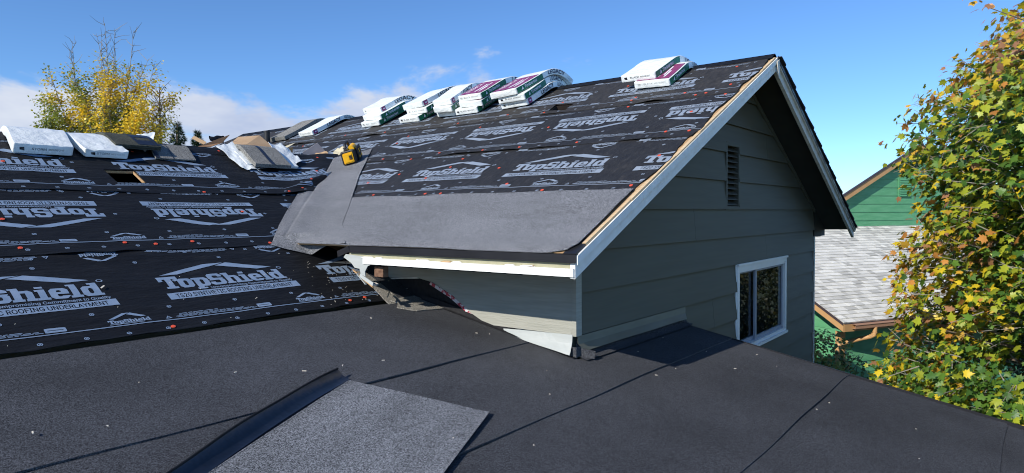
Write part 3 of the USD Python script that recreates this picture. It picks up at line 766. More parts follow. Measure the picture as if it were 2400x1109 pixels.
ck.vertices = np.stack([ck.vertices[:, 0], -.026 + ck.vertices[:, 2], ck.vertices[:, 1]], -1); ck.fix_normals()
obj('caulk_line', ck, MAT['vinyl'], WN)
ix0, ix1, iz0, iz1 = x0 + cw, x1 - cw, z0 + cw, z1 - cw - .026
mid = 4.02
def sash(a, b, y, fw=.045):
    return cat_([bx(a, a + fw, y, y + .025, iz0, iz1), bx(b - fw, b, y, y + .025, iz0, iz1), bx(a + fw, b - fw, y, y + .025, iz0, iz0 + fw), bx(a + fw, b - fw, y, y + .025, iz1 - fw * .6, iz1)])
S1 = obj('sash', sash(ix0, mid + .06, .022), MAT['sash'], WN)
S2 = obj('sash', sash(mid - .06, ix1, -.006), MAT['sash'], WN)
obj('pane', bx(ix0 + .046, mid + .014, .033, .036, iz0 + .046, iz1 - .028), MAT['glass'], WN)
obj('pane', bx(mid - .014, ix1 - .046, .005, .008, iz0 + .046, iz1 - .028), MAT['glass'], WN)
obj('room', cat_([bx(ix0 - .3, ix1 + .3, 1.8, 1.85, -2.6, .15), bx(ix0 - .3, ix1 + .3, .11, 1.8, -2.65, -2.6), bx(ix0 - .35, ix0 - .3, .11, 1.8, -2.6, .15), bx(ix1 + .3, ix1 + .35, .11, 1.8, -2.6, .15), bx(ix0 - .3, ix1 + .3, .11, 1.8, .15, .19)]), MAT['room'], HOUSE)

# left side wall of the wing
def side_board(pts, ztop, e, proud=.020, th=.010):
    m = trimesh.creation.extrude_polygon(Polygon(pts), th, engine='earcut')
    v = m.vertices
    x = -v[:, 2] - proud * np.clip((ztop - v[:, 1]) / e, 0, 1)
    m.vertices = np.stack([x, v[:, 0], v[:, 1]], -1); m.fix_normals()
    return m
SW = obj('side_wall', bx(.002, .10, .105, 3.4, GROUND, ZE - .12), MAT['tar'], HOUSE)  # backing coloured near-black to stand for the darkness below the boards
obj('siding_board', side_board([(.0, .002), (1.43, .002), (1.62, .03), (2.10, .0), (2.7, .05), (2.7, .30), (.0, .30)], .31, .305), MAT['siding_lit'], SW)
obj('siding_board', side_board([(.0, -.303), (.80, -.303), (.99, -.222), (1.20, -.10), (1.44, -.004), (1.44, .012), (.0, .012)], .012, .305), MAT['siding_lit'], SW)
obj('siding_board', side_board([(.03, -.36), (.45, -.36), (.80, -.304), (.80, -.292), (.03, -.292)], -.292, .1, .004), MAT['siding_lit'], SW)
obj('house_wrap_edge', side_board([(.80, -.325), (1.0, -.245), (1.22, -.118), (1.46, -.02), (1.44, .0), (1.19, -.10), (.98, -.225), (.78, -.306)], 0, 1, .0, .024), MAT['red_wrap'], SW)
obj('torn_edge', side_board([(1.60, .020), (2.06, -.012), (2.06, -.004), (1.60, .034)], 0, 1, .0, .03), MAT['cream'], SW)
# sprung apron flashing of the side wall, and the one along the gable wall
def warp(poly, fn, th=.0025, step=.06):
    V2, F = grid_poly(poly, step)
    P = np.array([fn(a, b) for a, b in V2]); n0 = len(P)
    m = trimesh.Trimesh(P, F, process=False)
    q = m.copy(); nn = m.vertex_normals; q.vertices = q.vertices - nn * th; q.invert()
    return cat_([m, q])
ap = Polygon([(.635, -.318), (.30, -.306), (-.008, -.297), (-.012, -.44), (.02, -.438), (.62, -.352)])
fl = warp(ap, lambda y, z: (-.030 - .05 * max(0, (-.30 - z) / .14) ** 1.4 - .006 * math.sin(9 * y + 20 * z), y, z))
if (fl.face_normals[:10, 0]).mean() > 0:
    fl.invert()
obj('apron_flashing', fl, MAT['flashing'], HOUSE)
def gflash(x, z):
    t_ = max(0, min(1, (-.315 - z) / .10))
    return (x, -.030 - .052 * max(0, t_ - .35) ** 1.2 - .004 * math.sin(x * 7) * t_, z - .02 * t_)
ag = Polygon([(.0, -.312), (1.885, -.312), (1.885, -.335), (1.86, -.405), (.15, -.405), (.06, -.415), (.0, -.355)])
fg = warp(ag, gflash)
if (fg.face_normals[:10, 1]).mean() > 0:
    fg.invert()
obj('apron_flashing', fg, MAT['flashing_dark'], HOUSE)

# --- rakes
def rake(side):
    s = -1 if side == 'L' else 1
    d = np.array([s, 0, -TW]); d /= np.linalg.norm(d)
    n_ = np.array([s * TW, 0, 1]); n_ /= np.linalg.norm(n_)
    return d, n_
Lr = (RX + OH) * KW
for side in 'LR':
    d, n_ = rake(side)
    top = np.array([RX, 0, ZR])
    m1, m2 = ('white', 'white') if side == 'L' else ('cream', 'cream')
    yf = -OG
    ext = .0
    def prism(y0, y1, h0, h1, mt, name, plumb=True, trim=0.0):
        # a board along the rake between depths h0 (top) and h1 below the roof plane, plumb-cut at the ridge and eave
        P = []
        for (l, hh) in ((0, h1), (Lr - trim, h1), (Lr - trim, h0), (0, h0)):
            x = (0 if l == 0 else l * abs(d[0]))
            z = -TW * x - hh * KW
            P.append((RX + (1 if side == 'R' else -1) * x, ZR + z))
        Q = [(a_, y0, b_) for a_, b_ in P] + [(a_, y1, b_) for a_, b_ in P]
        m = hexa([Q[0], Q[1], Q[5], Q[4], Q[3], Q[2], Q[6], Q[7]])
        m.fix_normals()
        return obj(name, m, MAT[mt], HOUSE)
    prism(yf, yf + .036, .030, .140, m1, 'rake_board', trim=.0)
    prism(yf - .019, yf - .0005, .012, .062, m2, 'rake_trim', trim=.0)
    # roof underside of the overhang
    P = []
    for (l, hh) in ((0, .030), (Lr, .030), (Lr, .020), (0, .020)):
        x = l * abs(d[0]); P.append((RX + (1 if side == 'R' else -1) * x, ZR - TW * x - hh * KW))
    Q = [(a_, yf + .038, b_) for a_, b_ in P] + [(a_, .012, b_) for a_, b_ in P]
    m = hexa([Q[0], Q[1], Q[5], Q[4], Q[3], Q[2], Q[6], Q[7]]); m.fix_normals()
    obj('rake_soffit', m, MAT['soffit'], HOUSE)
# little mitre piece at the peak
mp_ = trimesh.creation.extrude_polygon(Polygon([(RX - .055, ZR - .07), (RX + .012, ZR - .035), (RX + .03, ZR - .16), (RX + .0, ZR - .235), (RX - .03, ZR - .17)]), .012, engine='earcut')
mp_.vertices = np.stack([mp_.vertices[:, 0], -OG - .021 - mp_.vertices[:, 2] * .9, mp_.vertices[:, 1]], -1); mp_.fix_normals()
obj('peak_mitre', mp_, MAT['cream'], HOUSE)
# bare plywood strip and battens along the left rake
d, n_ = rake('L')
rr_ = random.Random(5)
l = .06
while l < Lr - .25:
    seg = rr_.uniform(.25, .6)
    seg = min(seg, Lr - .12 - l)
    o_ = np.array([RX, 0, ZR]) + d * l
    obj('rake_batten', frame_box(o_ + np.array([0, -OG - .014 + rr_.uniform(0, .006), 0]) + n_ * (-.014), d, (0, 1, 0), n_, seg - .004, .020 + rr_.uniform(0, .012), .014 + rr_.uniform(0, .006)), MAT['wood_pale'], HOUSE)
    l += seg
obj('drip_edge', frame_box(np.array([RX, 0, ZR]) + d * (Lr - .20) + np.array([0, -OG - .006, 0]) + n_ * (-.004), d, (0, 1, 0), n_, .205, .09, .007), MAT['black_metal'], HOUSE)
# black drip edge, deck and shingle courses of the far slope
d, n_ = rake('R')
obj('roof_deck', frame_box(np.array([RX, -OG + .02, ZR - .004]), d, (0, 1, 0), -n_, Lr, YF + OG, .014), MAT['wood'], HOUSE)
obj('drip_edge', frame_box(np.array([RX, -OG - .026, ZR + .004]), d, (0, 1, 0), -n_, Lr + .03, .005, .048), MAT['black_metal'], HOUSE)
k = 0; l = Lr + .03
while l > .05:
    a = max(0, l - .165)
    A = np.array([RX, -OG - .045 + .006 * math.sin(k * 2.1), ZR]) + d * a
    th0, th1 = .010, .026 + .004 * math.sin(k * 1.7)
    P = [A + n_ * .0045, A + d * (l - a) + n_ * .0055]
    q = np.array([0, YF + OG, 0])
    m = hexa([P[0], P[1], P[1] + q, P[0] + q, P[0] + n_ * th0, P[1] + n_ * th1, P[1] + n_ * th1 + q, P[0] + n_ * th0 + q]); m.fix_normals()
    obj('shingle_course', m, MAT['shingle_black'], HOUSE)
    l -= .145; k += 1
# ridge line felt of the wing
rp = []
for a in np.linspace(-1, 1, 7):
    rp.append((a * .12, -abs(a) * .12 * TW + .010 * (1 - abs(a))))
V = [(RX + a, -OG + .01, ZR + z + .022) for a, z in rp] + [(RX + a, YF, ZR + z + .022) for a, z in rp]
F = [[i, i + 1, 8 + i] for i in range(6)] + [[i, 8 + i, 7 + i] for i in range(6)]
m = trimesh.Trimesh(np.array(V), np.array(F), process=False)
if m.face_normals[:, 2].mean() < 0: m.invert()
obj('ridge_underlayment', m, MAT['felt'], HOUSE, smooth=True)
# boxed eave end at the right corner
zs = ZE - .13
m = hexa([(W + .006, -.02, zs), (W + OH - .02, -.02, zs), (W + OH - .02, YF, zs), (W + .006, YF, zs), (W + .006, -.02, ZR - TW * (RX + .006) - .034), (W + OH - .02, -.02, ZE - .02), (W + OH - .02, YF, ZE - .02), (W + .006, YF, ZR - TW * (RX + .006) - .034)]); m.fix_normals()
obj('eave_box', m, MAT['soffit'], HOUSE)
# right and rear walls, and the walls below the main roof
obj('rear_wall', cat_([bx(W - .1, W - .004, .105, YF - .3, GROUND, ZE - .16), bx(.1, W - .1, YF - .4, YF - .3, GROUND, ZE - .1)]), MAT['siding'], HOUSE)
obj('front_wall', bx(UL + .4, .0, Y0 + .35, Y0 + .45, GROUND, Z0 - .04), MAT['siding'], HOUSE)
obj('rear_wall', bx(UL + .4, 0, YR + 2.5, YR + 2.6, GROUND, ZRM - 1.3), MAT['siding'], HOUSE)

# --- low-slope roof in the foreground
XR = 1.875
YL = -4.6
seams = [1.68, .385, -.475, -1.445, -2.475, -3.45, YL]
for i in range(6):
    yt, yb = seams[i] + (.09 if i else 0), seams[i + 1]
    r = random.Random(i)
    ph = r.uniform(0, 6)
    low_edge = [(x, yb + .006 * math.sin(1.3 * x + ph) + .004 * math.sin(5 * x + ph)) for x in np.arange(UL, XR + .01, .15)]
    xr = XR
    pts = low_edge + [(XR, yb), (XR, yt), (UL, yt)]
    g = Polygon(pts).buffer(0)
    if yt > -.03:
        g = g.difference(sbox(-.004, -.035, XR + 1, 3))
    def loff(u, v, i=i, yb=yb, ph=ph):
        e = np.clip(1 - (v - yb) / .05, 0, 1)
        b = .0085 * (6 - i) - .018 + .007 * e * e * (.5 + .5 * np.sin(u * 2.7 + ph))
        return b - .030 * np.exp(-np.clip(1.68 - v, 0, 9) / .07) * (v > .9)      # eases up to the steeper roof
    obj('cap_sheet', drape(g, LOWP, .07, loff, .010), MAT['cap_dark'], HOUSE, smooth=True)
dk = Polygon([(UL, YL), (XR, YL), (XR, -.02), (0, -.02), (0, 1.7), (UL, 1.7)])
obj('roof_deck', drape(dk, Plane(LOWP.f, LOWP.n, lambda u, v: 0 * u), .5, -.006, .16), MAT['wood'], HOUSE)
A = LOWP(np.array([[XR + .002, YL]]), 0)[0] * [1, 1, 1]
n_ = LOWP.n; yd = np.array([0, 1, SL]) / KL
obj('drip_edge', cat_([frame_box((XR + .001, YL, ZC + SL * YL - .002), yd, (1, 0, 0), -n_, (-.035 - YL) * KL, .006, .08)]), MAT['black_metal'], HOUSE)
obj('rake_board', frame_box((XR - .03, YL, ZC + SL * YL - .05), yd, (1, 0, 0), -n_, (-.04 - YL) * KL, .028, .16), MAT['white'], HOUSE)
# membrane turned up against the walls
def upturn(path_fn, lo, hi, n, prof):
    V, F = [], []
    for i, s in enumerate(np.linspace(lo, hi, n)):
        for p in prof(s):
            V.append(path_fn(s, *p))
    k_ = len(prof(lo))
    for i in range(n - 1):
        for j in range(k_ - 1):
            a = i * k_ + j; F += [[a, a + 1, a + k_ + 1], [a, a + k_ + 1, a + k_]]
    return trimesh.Trimesh(np.array(V), np.array(F), process=False)
def gp(s):
    hgt = .10 if s < 1.86 else max(.0, .10 * (1 - (s - 1.86) / .15))
    return [(-.11, .037), (-.075, .038), (-.045, .044), (-.025, .058), (-.018, .05 + hgt * .6), (-.016, .05 + hgt)]
mu = upturn(lambda s, y, h: (s, y, ZC - .026 + SL * y + h), .0, XR, 60, gp)
if mu.face_normals[:, 1].mean() > 0: mu.invert()
obj('membrane_upturn', mu, MAT['cap_dark'], HOUSE, smooth=True)
# the last bit of upturn curls round the end of the flashing
cu = []
for k in range(8):
    t_ = k / 7; cu.append((1.86 + .17 * t_, -.40 - .085 * (1 - (1 - t_) ** 2.2)))
cg = Polygon([(1.80, -.345), (1.862, -.352)] + cu + [(2.06, -.50), (1.80, -.50)]).buffer(0)
m = trimesh.creation.extrude_polygon(cg, .004, engine='earcut'); m.vertices = np.stack([m.vertices[:, 0], -.026 - m.vertices[:, 2], m.vertices[:, 1]], -1); m.fix_normals()
obj('membrane_upturn', m, MAT['cap_dark'], HOUSE)
sp = lambda s: [(-.055, .036), (-.036, .040), (-.028, .052), (-.022, .085)]
ms_ = upturn(lambda s, x, h: (x, s, ZC - .026 + SL * s + h), -.03, 1.55, 40, sp)
if ms_.face_normals[:, 0].mean() > 0: ms_.invert()
obj('membrane_upturn', ms_, MAT['tar'], HOUSE, smooth=True)
# folded corner tab
ct = [bx(-.034, .022, -.040, -.034, -.46, -.335), ]
tabp = trimesh.Trimesh(np.array([(.022, -.041, -.40), (.022, -.041, -.465), (.075, -.13, -.475), (.10, -.12, -.425), (.03, -.055, -.40)]), np.array([[0, 1, 2], [0, 2, 3], [0, 3, 4]]), process=False)
q = tabp.copy(); q.vertices = q.vertices + [0, .003, 0]; q.invert()
wr_ = trimesh.Trimesh(np.array([(-.036, .10, -.43), (-.036, -.042, -.46), (-.036, -.042, -.385), (-.036, .03, -.385), (.024, -.042, -.46), (.024, -.042, -.385), (.10, -.12, -.46), (-.09, -.12, -.47)]), np.array([[0, 1, 2], [0, 2, 3], [1, 4, 5], [1, 5, 2]]), process=False)
obj('corner_tab', cat_([tabp, q]), MAT['cap_dark'], HOUSE)
obj('corner_tab', wr_, MAT['cap_dark'], HOUSE)
# valley lining below the wing eave, its sunlit and shaded tones put into colour
FLATL = Plane(LOWP.f, LOWP.n, lambda u, v: 0 * u)
pl = Polygon([(-.40, 1.46), (-.31, 1.32), (.0, 1.28), (0, 1.70), (-.32, 1.70), (-.30, 1.56)])
obj('lining_patch', drape(ragged(list(pl.exterior.coords)[:-1], .004, .08, 8), LOWP, .06, lambda u, v: .042 + 0 * u, .006), MAT['scrap'], HOUSE, smooth=True)
pl = Polygon([(-.36, -.03), (-.205, -.03), (-.20, .30), (-.22, .62), (-.27, .72), (-.31, .3)])
obj('lining_patch', drape(ragged(list(pl.exterior.coords)[:-1], .004, .08, 7), FLATM, .06, .006, .004), MAT['scrap'], HOUSE, smooth=True)
pl = Polygon([(-.34, -.03), (.0, -.03), (.0, 1.0), (-.12, .95), (-.24, .62), (-.29, .3)])  # same lining again, coloured dark in place of the eave shade
obj('lining_patch', drape(ragged(list(pl.exterior.coords)[:-1], .004, .08, 9), FLATM, .06, .002, .004), MAT['cap_dark'], HOUSE, smooth=True)

# ================================================================== the ground
g = trimesh.creation.box((900, 900, .2)); g.apply_translation((0, 0, GROUND - .1))
obj('ground', g, MAT['grass'], kind='structure')

# ================================================================== loose things on the roofs
# --- the curled off-cut of membrane in the foreground
O2 = np.array([-1.655, .459]); d1 = np.array([.430, -.903]); d2 = np.array([-.915, -.403])
LS = thing('membrane_offcut', 'pale grey granulated roofing sheet with one curled black edge lying on the dark low roof', 'roofing sheet', (O2[0], O2[1], ZC + SL * O2[1]))
def sheetpt(w, a):
    if w >= 0:
        dx, dz = w, .004 + .004 * math.exp(-((w - .83) / .06) ** 2) + .004 * math.sin(3 * a + 2 * w)
    else:
        Rc = .115; th = min(-w / Rc, .92)
        dx, dz = -Rc * math.sin(th) - .0, .004 + Rc * (1 - math.cos(th)) + .006 * math.sin(3 * a)
        if -w / Rc > .92:
            e_ = -w + .0 - .92 * Rc; dx -= e_ * math.cos(.92); dz += e_ * math.sin(.92)
        dz *= (1 + .25 * math.sin(1.7 * a + .6)); dx -= .012 * math.sin(2.6 * a)
    p2 = O2 + d1 * dx + d2 * a
    return np.array([p2[0], p2[1], ZC + SL * p2[1]]) + LOWP.n * (dz + .007 + float(LOWP.h(np.array([p2[0]]), np.array([p2[1]]))[0]))
def gridsheet(ws, as_):
    V = [sheetpt(w, a) for a in as_ for w in ws]; n = len(ws); F = []
    for i in range(len(as_) - 1):
        for j in range(n - 1):
            q = i * n + j; F += [[q, q + 1, q + n + 1], [q, q + n + 1, q + n]]
    m = trimesh.Trimesh(np.array(V), np.array(F), process=False)
    if m.face_normals[:, 2].mean() < 0: m.invert()
    return m
top = gridsheet(np.linspace(0, .83, 16), np.linspace(0, 2.3, 40))
bot, rim = thickened(top, .005)
obj('granule_face', top, MAT['cap_loose'], LS, smooth=True)
obj('underside', cat_([bot, rim]), MAT['bitumen'], LS, smooth=30)
sel = gridsheet(np.linspace(-.095, -.001, 14), np.linspace(-.015, 2.3, 60))
bot, rim = thickened(sel, .005)
obj('bare_edge', cat_([sel, bot, rim]), MAT['bitumen'], LS, smooth=40)
lp = [sheetpt(-.095, a) + np.array([0, 0, .004 + .003 * math.sin(9 * a)]) for a in np.linspace(-.012, 2.3, 60)]
obj('curled_lip', tube(lp, .006, 6), MAT['tar'], LS, smooth=60)
hl = gridsheet(np.array([.0, .007]), np.linspace(0.02, 2.3, 30)); hl.vertices = hl.vertices + LOWP.n * .0015
obj('edge_line', hl, MAT['mineral'], LS, smooth=True)

# --- shingle bundles
def path_fn(org, up_dir, slope, start, L, hump=.055):
    """a stiff bundle lying up a slope and bent over the ridge at org; start: slope distance from the ridge to its lower end.
    returns f(s, h) -> (distance along up_dir from the ridge, height above the ridge)"""
    N = 80
    ss = np.linspace(0, L, N)
    a0 = math.atan(slope)
    x, z = [-start * math.cos(a0)], [-start * math.sin(a0)]
    ang = []
    for s in ss:
        t_ = np.clip((s - (start - .27)) / .46, 0, 1); t_ = t_ * t_ * (3 - 2 * t_)
        base = a0 + hump * math.exp(-((s - start * .55) / .35) ** 2)
        ang.append(base * (1 - t_) + (-a0 * 1.12) * t_)
    for i in range(1, N):
        ds = ss[i] - ss[i - 1]; am = (ang[i] + ang[i - 1]) / 2
        x.append(x[-1] + ds * math.cos(am)); z.append(z[-1] + ds * math.sin(am))
    x, z, ang = map(np.array, (x, z, ang))
    def f(s, h):
        X, Z, A = np.interp(s, ss, x), np.interp(s, ss, z), np.interp(s, ss, ang)
        return X - h * np.sin(A), Z + h * np.cos(A)
    return f

def bundle(name, label, org, up_dir, lat, slope, start, L, w, th, lift, look='green_side', top_panel=True, seed=0, group=None, yaw=0.0, sag=0.0, stuff=('wrap',), front_text='BLACK'):
    r = random.Random(seed)
    f = path_fn(org, up_dir, slope, start, L)
    org, up_dir, lat = (np.asarray(t, float) for t in (org, up_dir, lat))
    def Mp(s, q, h):
        s, q, h = np.broadcast_arrays(np.asarray(s, float), q, h)
        d_, z_ = f(s, h + lift - sag * (q / w) ** 2 * 0)
        q2 = q + yaw * (s - L / 2)
        return org + d_[..., None] * up_dir + q2[..., None] * lat + np.stack([0 * z_, 0 * z_, z_ + sag * (q / w)], -1)
    base = Mp(.0, 0, 0)
    T = thing(name, label, 'shingle bundle', tuple(base), group)
    # the wrapped body: rounded section swept along the path
    prof = []
    rc = .008
    for cx, cy, a0 in ((w / 2 - rc, th - rc, 0), (-w / 2 + rc, th - rc, 90), (-w / 2 + rc, rc, 180), (w / 2 - rc, rc, 270)):
        for a in (0, 30, 60, 90):
            A_ = math.radians(a0 + a); prof.append((cx + rc * math.cos(A_), cy + rc * math.sin(A_)))
    # more points along the top so that the film can crease
    P2 = []
    for a, b in zip(prof, prof[1:] + prof[:1]):
        n = max(1, int(math.dist(a, b) / .045))
        P2 += [(a[0] + (b[0] - a[0]) * k / n, a[1] + (b[1] - a[1]) * k / n) for k in range(n)]
    P2 = np.array(P2); n = len(P2)
    sl = np.concatenate([[0, .006, .014], np.linspace(.04, L - .04, 26), [L - .014, L - .006, L]])
    sc = np.array([.93, .975, 1.0] + [1.0] * 26 + [1.0, .975, .93])
    cen = np.array([0, th / 2])
    V = []
    for s, k in zip(sl, sc):
        p = cen + (P2 - cen) * k
        wob = (.022 if look == 'plain' else .009) * (meshkit.fbm(np.stack([np.full(n, s * 7.0 + seed), P2[:, 0] * (16 if look == 'plain' else 9), P2[:, 1] * 14], -1), 3, seed) - .5)
        V.append(Mp(np.full(n, s), p[:, 0] * (1 + wob * 2), p[:, 1] + wob * (p[:, 1] > th * .4)))
    V = np.vstack(V); F = []
    for i in range(len(sl) - 1):
        for j in range(n):
            k = (j + 1) % n
            F += [[i * n + j, i * n + k, (i + 1) * n + k], [i * n + j, (i + 1) * n + k, (i + 1) * n + j]]
    V = np.vstack([V, V[:n].mean(0), V[-n:].mean(0)])
    for j in range(n):
        k = (j + 1) % n
        F += [[len(V) - 2, k, j], [len(V) - 1, (len(sl) - 1) * n + j, (len(sl) - 1) * n + k]]
    m = trimesh.Trimesh(V, np.array(F), process=False)
    if m.volume < 0: m.invert()
    obj('wrapper', m, MAT['wrap'], T, smooth=50)
    def panel(nm, poly, kind_, mt, off=.004, step=.05):
        V2, F2 = grid_poly(poly, step)
        if kind_ == 'top': P = Mp(V2[:, 0], V2[:, 1], th + off)
        elif kind_ == 'right': P = Mp(V2[:, 0], w / 2 + off, V2[:, 1])
        else: P = Mp(-off, V2[:, 0], V2[:, 1])
        m = trimesh.Trimesh(P, F2, process=False)
        out = {'top': Mp(L / 2, 0, th + .1) - Mp(L / 2, 0, th), 'right': lat, 'front': -up_dir}[kind_]
        if (m.face_normals @ out).mean() < 0: m.invert()
        obj(nm, m, MAT[mt], T)
    rs = lambda a, b, c, d_: sbox(a, b, c, d_).buffer(-.006).buffer(.006)
    if top_panel:
        panel('top_label', rs(.03, -w / 2 + .02, .52, w / 2 - .012), 'top', 'purple')
        tx = shapely.union_all([affinity.translate(affinity.rotate(fit_w(text_poly('LEGACY', .07, True), .34), 0, origin=(0, 0)), .12, -w / 2 + .06 + .0), sbox(.10, .02, .40, .05), sbox(.16, .08, .44, .10), sbox(.09, w / 2 - .10, .30, w / 2 - .08)])
        panel('top_print', tx.intersection(sbox(.04, -w / 2 + .03, .5, w / 2 - .02)), 'top', 'ink_white', .006)
    elif seed % 3 == 1:
        panel('top_print', affinity.translate(fit_w(text_poly('LEGACY', .04, True), .2), .55, .03), 'top', 'green_label', .005)
    if look == 'green_side':
        panel('side_label', sbox(.02, .004, .56, th - .004), 'right', 'green_label')
        panel('side_print', affinity.translate(fit_w(text_poly('Timbertex', .036, True), .26), .17, .024).union(Polygon([(.10, .022), (.145, .022), (.135, .062), (.12, .045)])), 'right', 'ink_white', .006)
        panel('side_print', affinity.translate(fit_w(text_poly('LEGACY', .05, True), .22), .66, .018), 'right', 'ink_navy', .006)
    elif look == 'plain_side':
        panel('side_label', sbox(.03, .006, .11, th - .006), 'right', 'purple')
        panel('side_print', sbox(.055, .03, .09, th - .03), 'right', 'ink_white', .006)
        panel('side_print', affinity.translate(fit_w(text_poly('LEGACY', .055, True), .30), .34, .016), 'right', 'ink', .006)
        panel('side_print', affinity.translate(fit_w(text_poly('LEGACY', .04, True), .18), .72, .02), 'right', 'ink', .006)
    ft = [affinity.translate(fit_w(text_poly(front_text, .020, True), .11), -.02 - .07, th * .42), affinity.translate(fit_w(text_poly('MIDNIGHT', .016, True), .12), .035, th * .45)]
    ft.append(Polygon([(-w / 2 + .05, th * .38), (-w / 2 + .085, th * .30), (-w / 2 + .08, th * .70), (-w / 2 + .045, th * .66)]))
    panel('front_print', shapely.union_all(ft).intersection(sbox(-w / 2 + .02, .008, w / 2 - .02, th - .008)), 'front', 'ink', .005)
    return T, Mp

UPW, LATW = np.array([1.0, 0, 0]), np.array([0, -1.0, 0])
UPM, LATM = np.array([0, 1.0, 0]), np.array([1.0, 0, 0])
TH = .076
def wing_stack(yc, start, n, labels, looks, panels, seed, w=.40, shifts=(0, 0, 0), starts=(0, -.03, -.05), Ls=(1.04, 1.04, 1.04), grp=None):
    for k in range(n):
        bundle('shingle_bundle', labels[k], (RX, yc + shifts[k], ZR + .03), UPW, LATW, TW, start + starts[k], Ls[k], w, TH, .004 + k * (TH + .004), looks[k], panels[k], seed + k, grp, yaw=random.Random(seed + k).uniform(-.10, .10) + (-.12 if seed == 30 else 0), sag=random.Random(seed * 3 + k).uniform(-.02, .02))
ST = 'stack'
def lab(where):
    return [f'white wrapped shingle bundle, bottom of the {where}', f'white wrapped shingle bundle, middle of the {where}', f'white wrapped shingle bundle, topmost of the {where}']
G = 'shingle bundles draped over the gable ridge'
l1, l2, l3, l4, l5 = lab('leftmost three-high ridge pile'), lab('second three-high ridge pile from the left'), lab('third ridge pile, the one with LEGACY lettering'), lab('fourth ridge pile, left of the tall end pile'), lab('tall ridge pile above the wing roof hole')
wing_stack(5.30, .80, 3, l1, ('green_side', 'green_side', 'plain_side'), (False, False, False), 10, w=.41, shifts=(0, -.02, .05), starts=(0, -.05, -.16), grp=G)
wing_stack(4.36, .86, 3, l2, ('green_side', 'green_side', 'plain_side'), (False, False, False), 20, w=.40, shifts=(.0, -.03, -.05), starts=(0, -.10, -.12), grp=G)
wing_stack(3.78, .80, 3, l3, ('plain_side', 'green_side', 'plain_side'), (False, False, False), 30, w=.34, shifts=(0, .02, .03), starts=(0, .07, .02), grp=G)
wing_stack(3.34, .82, 3, l4, ('green_side', 'green_side', 'green_side'), (False, True, True), 40, w=.40, shifts=(0, -.08, -.10), starts=(0, -.03, -.06), grp=G)
wing_stack(2.54, .80, 3, l5, ('plain_side', 'green_side', 'green_side'), (False, False, True), 50, w=.42, shifts=(0, .02, .03), starts=(0, .03, .05), grp=G)
wing_stack(.68, .74, 2, ['white shingle bundle with a purple top label, lower of the two nearest the gable peak', 'white shingle bundle with plain top, upper of the two nearest the gable peak'], ('green_side', 'green_side'), (True, False), 61, w=.42, shifts=(0, .13), starts=(0, -.06), grp=G)
bundle('shingle_bundle', 'single white shingle bundle lying alone beside the bare grey shingles on the ridge', (RX, 6.88, ZR + .03), UPW, LATW, TW, .86, 1.04, .38, TH, .004, 'plain_side', False, 71, G)

def shingle_stack(name, label, org, up_dir, lat, slope, start, L, w, th, lift, m0, bands=(), seed=0, yaw=0.0, n_leaf=4, cat='shingles'):
    """bare shingles, unwrapped: a few curved leaves on top of each other > shingle, seal_strip"""
    f = path_fn(org, up_dir, slope, start, L, hump=.09)
    org, up_dir, lat = (np.asarray(t, float) for t in (org, up_dir, lat))
    def Mp(s, q, h):
        s, q, h = np.broadcast_arrays(np.asarray(s, float), np.asarray(q, float), np.asarray(h, float))
        d_, z_ = f(s, h + lift); q2 = q + yaw * (s - L / 2)
        return org + d_[..., None] * up_dir + q2[..., None] * lat + np.stack([0 * z_, 0 * z_, z_], -1)
    T = thing(name, label, cat, tuple(Mp(0., 0., 0.)))
    for k in range(n_leaf):
        h0 = th * k / n_leaf; h1 = th * (k + .86) / n_leaf
        sh = random.Random(seed + k).uniform(-.012, .012)
        ss = np.linspace(0 + sh, L + sh, 22)
        V = []
        for s in ss:
            V += [Mp(s, -w / 2, h0), Mp(s, w / 2, h0), Mp(s, w / 2, h1), Mp(s, -w / 2, h1)]
        F = []
        for i in range(21):
            for j in range(4):
                q = (j + 1) % 4; F += [[i * 4 + j, i * 4 + q, (i + 1) * 4 + q], [i * 4 + j, (i + 1) * 4 + q, (i + 1) * 4 + j]]
        F += [[0, 2, 1], [0, 3, 2], [84, 85, 86], [84, 86, 87]]
        m = trimesh.Trimesh(np.array(V), np.array(F), process=False)
        if m.volume < 0: m.invert()
        obj('shingle', m, MAT[m0], T, smooth=35)
    for (q0, q1, s0, s1) in bands:
        V2, F2 = grid_poly(sbox(s0, q0, s1, q1), .05)
        m = trimesh.Trimesh(Mp(V2[:, 0], V2[:, 1], th * (n_leaf - .14) / n_leaf + .003), F2, process=False)
        if m.face_normals[:, 2].mean() < 0: m.invert()
        obj('seal_strip', m, MAT['seal'], T)
    return T, Mp
shingle_stack('bare_shingles', 'bare grey-green shingles bowed over the ridge left of the single white bundle', (RX, 7.62, ZR + .03), UPW, LATW, TW, .92, 1.05, .46, .06, .006, 'shingle_grey', (), 3)

